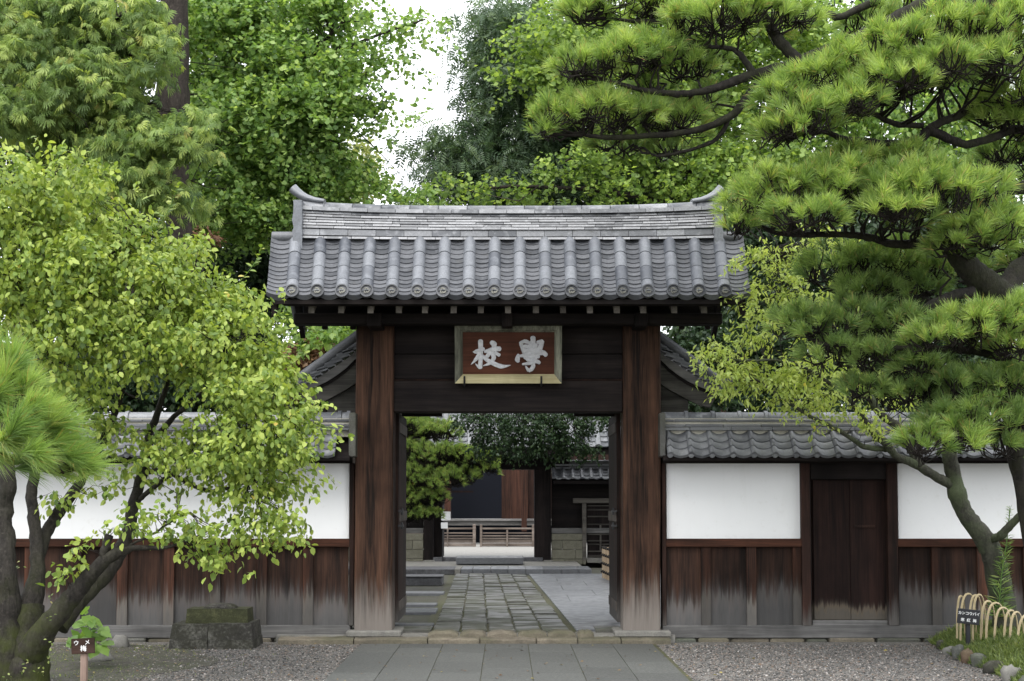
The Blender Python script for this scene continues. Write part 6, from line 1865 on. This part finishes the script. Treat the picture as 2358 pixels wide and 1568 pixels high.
# ------------------------------------------------------------------ trees in the inner court
ip = thing('pine_tree', 'soft green pine inside the court left of the inner gate', 'tree', P(930, 1370, 25))
s2 = []
o, s_ = limb('trunk', [(880, 1380, 25.2), (885, 1250, 25.2), (900, 1120, 25.2), (930, 1000, 25.2)], [16, 14, 11, 7], M['bark_pine'], ip, 10, .02, 201); s2 += s_
o, s_ = limb('limb', [(890, 1180, 25.2), (960, 1120, 25), (1030, 1080, 24.8), (1100, 1060, 24.6)], [8, 6, 4, 2], M['bark_pine'], ip, 8, .02, 202); s2 += s_
pine_pad([(950, 975, 60, 35, 25.3, .5), (1010, 985, 55, 35, 25.2, .5), (940, 1040, 60, 45, 25.0, .5), (1000, 1040, 60, 45, 24.8, .5), (1055, 1045, 55, 35, 24.8, .45), (1105, 1045, 42, 32, 24.7, .35), (1120, 1075, 30, 22, 24.7, .25), (960, 1095, 60, 40, 24.7, .5), (1020, 1095, 55, 35, 24.6, .45), (1070, 1090, 35, 22, 24.6, .3), (950, 1140, 50, 40, 24.7, .45), (1000, 1140, 40, 30, 24.6, .35), (960, 1175, 45, 30, 24.7, .4), (920, 1180, 40, 30, 24.8, .4), (1000, 1180, 20, 18, 24.6, .2), (900, 1000, 60, 50, 25.5, .5), (900, 1100, 60, 60, 25.2, .5)],
  330, .075, .0042, 34, s2, (M['needle'], M['twig']), ip, seed=8, upw=.7, spread=1.1, twr=.006)
mp = thing('leafy_tree', 'dark leafy branches hanging into the top of the gate opening', 'tree', P(1500, 1390, 24))
s3 = []
o, s_ = limb('trunk', [(1620, 1390, 24.2), (1610, 1150, 24.2), (1560, 1000, 24), (1500, 930, 24)], [18, 16, 12, 8], M['bark_tree'], mp, 10, .02, 211); s3 += s_
o, s_ = limb('limb', [(1500, 930, 24), (1400, 930, 23.8), (1280, 935, 23.6), (1150, 945, 23.6), (1090, 960, 23.6)], [7, 5, 4, 3, 2], M['bark_tree'], mp, 8, .02, 212); s3 += s_
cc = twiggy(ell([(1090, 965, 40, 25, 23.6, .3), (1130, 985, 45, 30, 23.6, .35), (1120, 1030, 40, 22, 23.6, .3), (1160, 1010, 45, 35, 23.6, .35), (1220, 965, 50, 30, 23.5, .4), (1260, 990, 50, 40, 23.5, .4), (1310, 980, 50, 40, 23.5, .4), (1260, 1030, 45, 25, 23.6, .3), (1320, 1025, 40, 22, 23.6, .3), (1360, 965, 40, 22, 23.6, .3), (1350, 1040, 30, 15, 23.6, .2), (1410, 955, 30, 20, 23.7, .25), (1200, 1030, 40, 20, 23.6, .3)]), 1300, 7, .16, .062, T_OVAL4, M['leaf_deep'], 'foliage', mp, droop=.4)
twigs(cc, s3, M['twig'], 'twigs', mp, 120, .005, 3)

# ------------------------------------------------------------------ small things in the yard
ped = thing('stone_pedestal', 'mossy dark stone pedestal of two tiers standing before the left wall', 'pedestal', (P(497, 1488, 16.1).x, 16.4, 0))
M['mosstop'] = stone('moss_covered_stone', [(.016, .016, .009), (.034, .037, .015), (.085, .085, .04)], 8, .95, bumps=.9)
def bevbox(x0, x1, y0, y1, z0, z1, top, name, mat, seed, side=(1, 1)):
    r_ = random.Random(seed); m_ = MB(); nx, ny, nz = 10, 6, 4; vs = {}; 
    m_.box(x0, x1, y0, y1, z0, z1)
    vs = []; idx = {}
    def vid(i, j, k):
        if (i, j, k) not in idx:
            u, v_, w_ = i/nx, j/ny, k/nz; t = top*w_; tl = t*side[0]; tr2 = t*side[1]
            x = x0 + tl + (x1-x0-tl-tr2)*u; y = y0 + t + (y1-y0-2*t)*v_; z = z0 + (z1-z0)*w_
            e = .0025
            idx[(i, j, k)] = len(vs); vs.append((x + r_.uniform(-e, e), y + r_.uniform(-e, e), z + r_.uniform(-e, e)*(k > 0)))
        return idx[(i, j, k)]
    fs = []
    for i in range(nx):
        for k in range(nz):
            fs.append((vid(i,0,k), vid(i+1,0,k), vid(i+1,0,k+1), vid(i,0,k+1))); fs.append((vid(i+1,ny,k), vid(i,ny,k), vid(i,ny,k+1), vid(i+1,ny,k+1)))
    for j in range(ny):
        for k in range(nz):
            fs.append((vid(0,j+1,k), vid(0,j,k), vid(0,j,k+1), vid(0,j+1,k+1))); fs.append((vid(nx,j,k), vid(nx,j+1,k), vid(nx,j+1,k+1), vid(nx,j,k+1)))
    for i in range(nx):
        for j in range(ny): fs.append((vid(i,j,nz), vid(i+1,j,nz), vid(i+1,j+1,nz), vid(i,j+1,nz)))
    m2 = MB(); m2.add(vs, fs); return m2.build(name, mat, ped)
Yq = 16.22
def zq(y): return P(500, y, Yq).z
xa, xb, xm = P(391, 1460, Yq).x, P(577, 1460, Yq).x, P(478, 1460, Yq).x
bevbox(xa-.01, xm-.003, Yq-.02, Yq+.66, -.02, zq(1472), .01, 'base_block', M['lichen'], 1, (1, 0))
bevbox(xm+.003, xb+.03, Yq-.02, Yq+.66, -.02, zq(1474), .01, 'base_block', M['lichen'], 2, (0, 1))
bevbox(xa, xm-.002, Yq, Yq+.62, zq(1472)+.002, zq(1438), .02, 'lower_block', M['lichen'], 3, (1, 0))
bevbox(xm+.002, xb+.02, Yq, Yq+.62, zq(1474)+.002, zq(1436), .02, 'lower_block', M['lichen'], 4, (0, 1))
xc, xd = P(427, 1410, Yq+.12).x, P(571, 1410, Yq+.12).x
bevbox(xc, xd, Yq+.12, Yq+.5, zq(1438)+.002, zq(1404), .012, 'upper_block', M['mosstop'], 5)
m_ = MB(); m_.rock(((xc+xd)/2 - .0, Yq+.3, zq(1401)), (.16, .12, .035), 6); m_.build('cap_stone', M['mossy'], ped)

# rocks at the foot of the left wall and edging of the right mound
def rock(x, y, w_, h_, mat, label, Yd=None, z=0, grp='edging rocks', seed=1):
    p = G(x, y, z) if Yd is None else P(x, y, Yd)
    m_ = MB(); k = S(p.y); m_.rock((p.x, p.y, p.z + h_*k*.35), (w_*k/2, w_*k*.42, h_*k*.62), seed)
    return tag(m_.build('rock', mat), label, 'rock', grp)
rock(278, 1490, 44, 26, M['bstone'], 'rounded pale rock under the left wall by the broad leaved herb', seed=3, grp='rocks by the left wall')
rock(226, 1522, 70, 22, M['bstone'], 'low pale rock half sunk in the gravel near the small brown sign', seed=4, grp='rocks by the left wall')
me_pts = [(2140, 1478, 26, 12, 0), (2165, 1495, 26, 20, 0), (2186, 1508, 24, 24, 0), (2206, 1520, 26, 34, 0), (2230, 1528, 30, 40, 1), (2258, 1536, 34, 40, 0), (2292, 1552, 40, 40, 0), (2330, 1572, 46, 44, 0), (2372, 1598, 50, 44, 0), (2118, 1472, 22, 8, 0)]
labs = ['small flat rock second from the wall in the mound edging', 'low dark rock third from the wall in the mound edging', 'squarish grey rock second left of the reddish one in the mound edging', 'pale upright rock left of the reddish one in the mound edging', 'reddish brown rock in the mound edging', 'dark grey rock right of the reddish one in the mound edging', 'mossy rock in the mound edging above the lower right corner', 'largest rock at the lower right of the mound edging', 'rock of the mound edging cut by the right corner of the photo', 'flattest rock of the mound edging next to the wall base']
for k, ((x, y, w_, h_, red), lb_) in enumerate(zip(me_pts, labs)):
    rock(x, y, w_*[1.1, .9, 1.15, 1.0, .85, 1.2][k % 6], h_*[.8, 1.0, .85, 1.05, .95, .75][k % 6], M['rockred'] if red else (M['rock'], M['lichen'], M['bstone'], M['rock'], M['mossy'])[k % 5], lb_, grp='rocks edging the grass mound', seed=20+k)
# grass mound
mo = MB(); 
outl = [G(x, y + 2) for x, y in ((2110, 1462), (2150, 1484), (2190, 1508), (2215, 1522), (2250, 1534), (2290, 1550), (2330, 1572), (2380, 1604))]
vs = []; fs = []
nx_ = 30; ny_ = 24
mx0, mx1, my0, my1 = outl[0].x, outl[0].x + 3.2, 12.2, 17.0
ox = [p.x for p in outl][::-1]; oy = [p.y for p in outl][::-1]
def mound_x(Y): return float(np.interp(Y, oy, ox))
def mound_z(x, Y):
    e = x - mound_x(Y)
    return max(0, min(e / .5, 1))**.6 * .23 + .02*math.sin(4*x + 3*Y) * min(1, max(0, e))
for j in range(ny_ + 1):
    Y = my0 + (my1 - my0)*j/ny_
    for i in range(nx_ + 1):
        x = mound_x(Y) + 3.2*(i/nx_)**1.6
        vs.append((x, Y, mound_z(x, Y) - .005 if i else -.03))
w_ = nx_+1
mo.add(vs, [(j*w_+i, j*w_+i+1, (j+1)*w_+i+1, (j+1)*w_+i) for j in range(ny_) for i in range(nx_)], True)
mo.build('mound', M['earth'], kind='structure')
n = 34000
Yr = rng.uniform(12.8, 16.9, n); xr = np.array([mound_x(y) for y in Yr]) + 2.6*rng.uniform(0, 1, n)**1.4
zr = np.array([mound_z(a, b_) for a, b_ in zip(xr, Yr)])
dd_ = rng.normal(size=(n, 3))*.6; dd_[:, 2] = rng.uniform(.3, 1.1, n)
T_BL = (np.array([(.06,0,0),(-.06,0,0),(-.04,.6,.05),(.04,.6,.05),(0,1,-.1)], float), [(0,1,2),(0,2,3),(3,2,4)])
v, f, r = leaf_cloud(np.stack([xr, Yr, zr], 1), dd_, rng.normal(size=(n, 3)), rng.uniform(.035, .085, n), T_BL, np.clip(rng.uniform(0, 1, n)*.8 + .2*np.sin(xr*6)*np.cos(Yr*5), 0, 1))
cloud_mesh('grass', v, f, r, M['grass'], kind='stuff')
# sparse moss and weeds on the left
n = 9000
Yr = rng.uniform(13.0, 16.8, n); xr = rng.uniform(-5.1, -2.2, n)
keep = rng.uniform(0, 1, n) < np.clip((-2.9 - xr)/2.0, .02, 1) * (.4 + .6*(np.sin(xr*3.1)*np.cos(Yr*2.7) > .1))
xr, Yr = xr[keep], Yr[keep]; n = len(xr)
dd_ = rng.normal(size=(n, 3))*.8; dd_[:, 2] = rng.uniform(.1, .8, n)
v, f, r = leaf_cloud(np.stack([xr, Yr, np.full(n, .004)], 1), dd_, rng.normal(size=(n, 3)), rng.uniform(.02, .05, n), T_BL)
cloud_mesh('ground_weeds', v, f, r, M['grass'], kind='stuff')
# fallen leaves
n = 260
Yr = rng.uniform(13.0, 16.7, n); xr = rng.uniform(-5, 5.0, n); nn_ = rng.normal(size=(n, 3))*.25 + np.array([0, 0, 1])
dd_ = rng.normal(size=(n, 3)); dd_[:, 2] = 0
v, f, r = leaf_cloud(np.stack([xr, Yr, np.full(n, .02)], 1), dd_, nn_, rng.uniform(.02, .045, n), T_OVAL4)
M['fallen'] = leafmat('fallen_leaf', [(0, (.07, .04, .02)), (.5, (.20, .11, .05)), (.85, (.25, .19, .07)), (1, (.42, .35, .09))], .1)
cloud_mesh('fallen_leaves', v, f, r, M['fallen'], kind='stuff')
# broad leaved herb by the wall at left
hb = thing('broad_leaf_herb', 'bright green broad leaved herb at the foot of the leaning plum', 'plant', P(205, 1500, 14.6))
hp = []; hd = []; hs_ = []
for k in range(60):
    x = 185 + rng.uniform(-25, 55); y = 1495 - rng.uniform(0, 95)*(1 - abs(x-200)/90)
    p = P(x, y, 14.6 + rng.uniform(-.3, .3)); hp.append(list(p)); hd.append([rng.uniform(-.4, 1.0), rng.uniform(-.8, .2), rng.uniform(-.5, .5)]); hs_.append(rng.uniform(.09, .20))
v, f, r = leaf_cloud(np.array(hp), np.array(hd), np.tile([.1, -.45, .8], (60, 1)) + rng.normal(size=(60, 3))*.2, np.array(hs_), T_OVAL); cloud_mesh('leaves', v, f, r, M['herb'], hb, kind='stuff')
m_ = MB()
for k in range(7): m_.tube(limb_pts([P(205, 1512, 14.6), P(200+rng.uniform(-20, 20), 1470, 14.6), P(200 + rng.uniform(-30, 50), 1425 + rng.uniform(0, 30), 14.6)], 0, 4), .005, 4, False)
m_.build('stems', M['herb'], hb)
# little seedlings by the trunk
sd = thing('seedling', 'small green seedlings sprouting among the plum trunks', 'plant', P(130, 1540, 12.6))
hp = [list(P(x + rng.uniform(-9, 9), y + rng.uniform(-9, 9), 12.35)) for x, y in [(115, 1380), (50, 1545), (120, 1500), (112, 1475), (100, 1540), (112, 1520), (60, 1530), (118, 1420), (130, 1560), (90, 1555), (20, 1555), (45, 1300)] for _ in range(4)]
n = len(hp); v, f, r = leaf_cloud(np.array(hp), rng.normal(size=(n, 3)), np.tile([0, -.5, .8], (n, 1)), .028, T_OVAL); cloud_mesh('leaves', v, f, r, M['grass'], sd, kind='stuff')

# ------------------------------------------------------------------ small signs
def text(s, size, name, mat, parent, loc, rot, bold=.006):
    cu = bpy.data.curves.new(name, 'FONT'); cu.body = s; cu.size = size; cu.extrude = .0015; cu.offset = bold*size
    cu.align_x = 'CENTER'; cu.align_y = 'CENTER'; cu.resolution_u = 3
    tmp = bpy.data.objects.new('tmp', cu); COL.objects.link(tmp)
    dg = bpy.context.evaluated_depsgraph_get(); me = bpy.data.meshes.new_from_object(tmp.evaluated_get(dg))
    bpy.data.objects.remove(tmp); me.materials.clear(); me.materials.append(mat)
    return put(name, me, loc, parent, rot=rot)
def smallsign(label, px0, py0, px1, py1, Y, roll, wood_m, pole_m, py_base, pole_w, texts, pole_off=0):
    s_ = thing('plant_sign', label, 'sign', P((px0+px1)/2, py_base, Y))
    c = P((px0+px1)/2, (py0+py1)/2, Y); w_ = (px1-px0)*S(Y); h_ = (py1-py0)*S(Y)
    m_ = MB(); m_.box(-w_/2, w_/2, -.009, .009, -h_/2, h_/2, .003)
    me = raw_mesh(m_, 'sign_panel', wood_m); o = put('sign_panel', me, c, s_, rot=(0, roll, 0))
    R = Matrix.Rotation(roll, 3, 'Y')
    for (tx, dx_, dz_, sz) in texts:
        v_ = R @ Vector((dx_*w_, -.0105, dz_*h_))
        text(tx, sz*h_, 'lettering', M['white'], s_, c + v_, (math.radians(90), roll, 0) if False else Euler((math.radians(90), 0, 0)).to_matrix().to_4x4() and (math.radians(90), roll, 0), .012)
    b0 = P((px0+px1)/2 + pole_off, py_base, Y); pw = pole_w*S(Y)/2
    m_ = MB(); m_.box(c.x + pole_off*S(Y) - pw, c.x + pole_off*S(Y) + pw, Y + .012, Y + .012 + pw*2, b0.z - .05, c.z + h_*.3, .003); m_.build('stake', pole_m, s_)
    return s_
smallsign('small brown wooden plant sign on a pale stake before the left plum', 165, 1470, 218, 1505, 13.0, math.radians(-3), M['signbrown'], M['stake'], 1580, 14,
          [('ウ', -.28, .20, .36), ('メ', .20, .22, .36), ('梅', .02, -.18, .42)])
smallsign('small black plant sign with white writing in front of the bamboo hoops', 2205, 1403, 2256, 1437, 15.3, math.radians(6), M['signblack'], M['signblack'], 1482, 9,
          [('カンコウバイ', -.01, .2, .245), ('寒', -.27, -.25, .25), ('紅', 0, -.25, .25), ('梅', .27, -.25, .25)])
# ------------------------------------------------------------------ bamboo hoops
hf = thing('hoop_fence', 'low fence of bent split bamboo hoops around the foot of the right plum', 'fence', P(2280, 1490, 15.4))
hoops = [(2204, 2222, 1372, 1470, 1465, 15.9), (2212, 2248, 1367, 1475, 1468, 15.8), (2232, 2262, 1370, 1480, 1476, 15.7), (2240, 2270, 1369, 1486, 1488, 15.6), (2259, 2292, 1384, 1492, 1480, 15.5), (2271, 2316, 1388, 1495, 1498, 15.4), (2290, 2330, 1399, 1500, 1500, 15.3), (2312, 2345, 1405, 1514, 1512, 15.2), (2325, 2358, 1409, 1525, 1520, 15.1), (2342, 2390, 1416, 1540, 1530, 15.0), (2365, 2420, 1424, 1560, 1545, 14.9)]
for (xa, xb, yt_3, ya, yb, Y) in hoops:
    pts = []
    n = 14
    for k in range(n + 1):
        u = k/n; a = math.pi*u
        x = (xa+xb)/2 - (xb-xa)/2*math.copysign(abs(math.cos(a))**.8, math.cos(a))
        yb_ = ya + (yb-ya)*u
        y = yb_ - (yb_ - yt_3)*math.sin(a)**.62
        pts.append(P(x, y, Y - .16 + .32*u))
    m_ = MB(); vs = []
    for k, p in enumerate(pts):
        t_ = (pts[min(k+1, n)] - pts[max(k-1, 0)]).normalized()
        outw = Vector((t_.z, 0, -t_.x)) if False else t_.cross(Vector((0, 1, 0))).normalized()
        wdir = Vector((0, 1, 0)) - t_*t_.y; wdir.normalize(); wdir = (wdir + Vector((.9 if u < .5 else .9, 0, 0))*.0)
        hw = .0115; th = .004
        tw_ = Matrix.Rotation(.65, 3, t_)
        wdir = tw_ @ wdir; o2 = tw_ @ outw
        for (a_, b_) in ((-1, -1), (1, -1), (1, 1), (-1, 1)): vs.append(p + wdir*hw*a_ + o2*th*b_)
    m_.add(vs, [(k*4+q, k*4+(q+1) % 4, k*4+4+(q+1) % 4, k*4+4+q) for k in range(n) for q in range(4)])
    m_.build('hoop', M['bamboo'], hf)
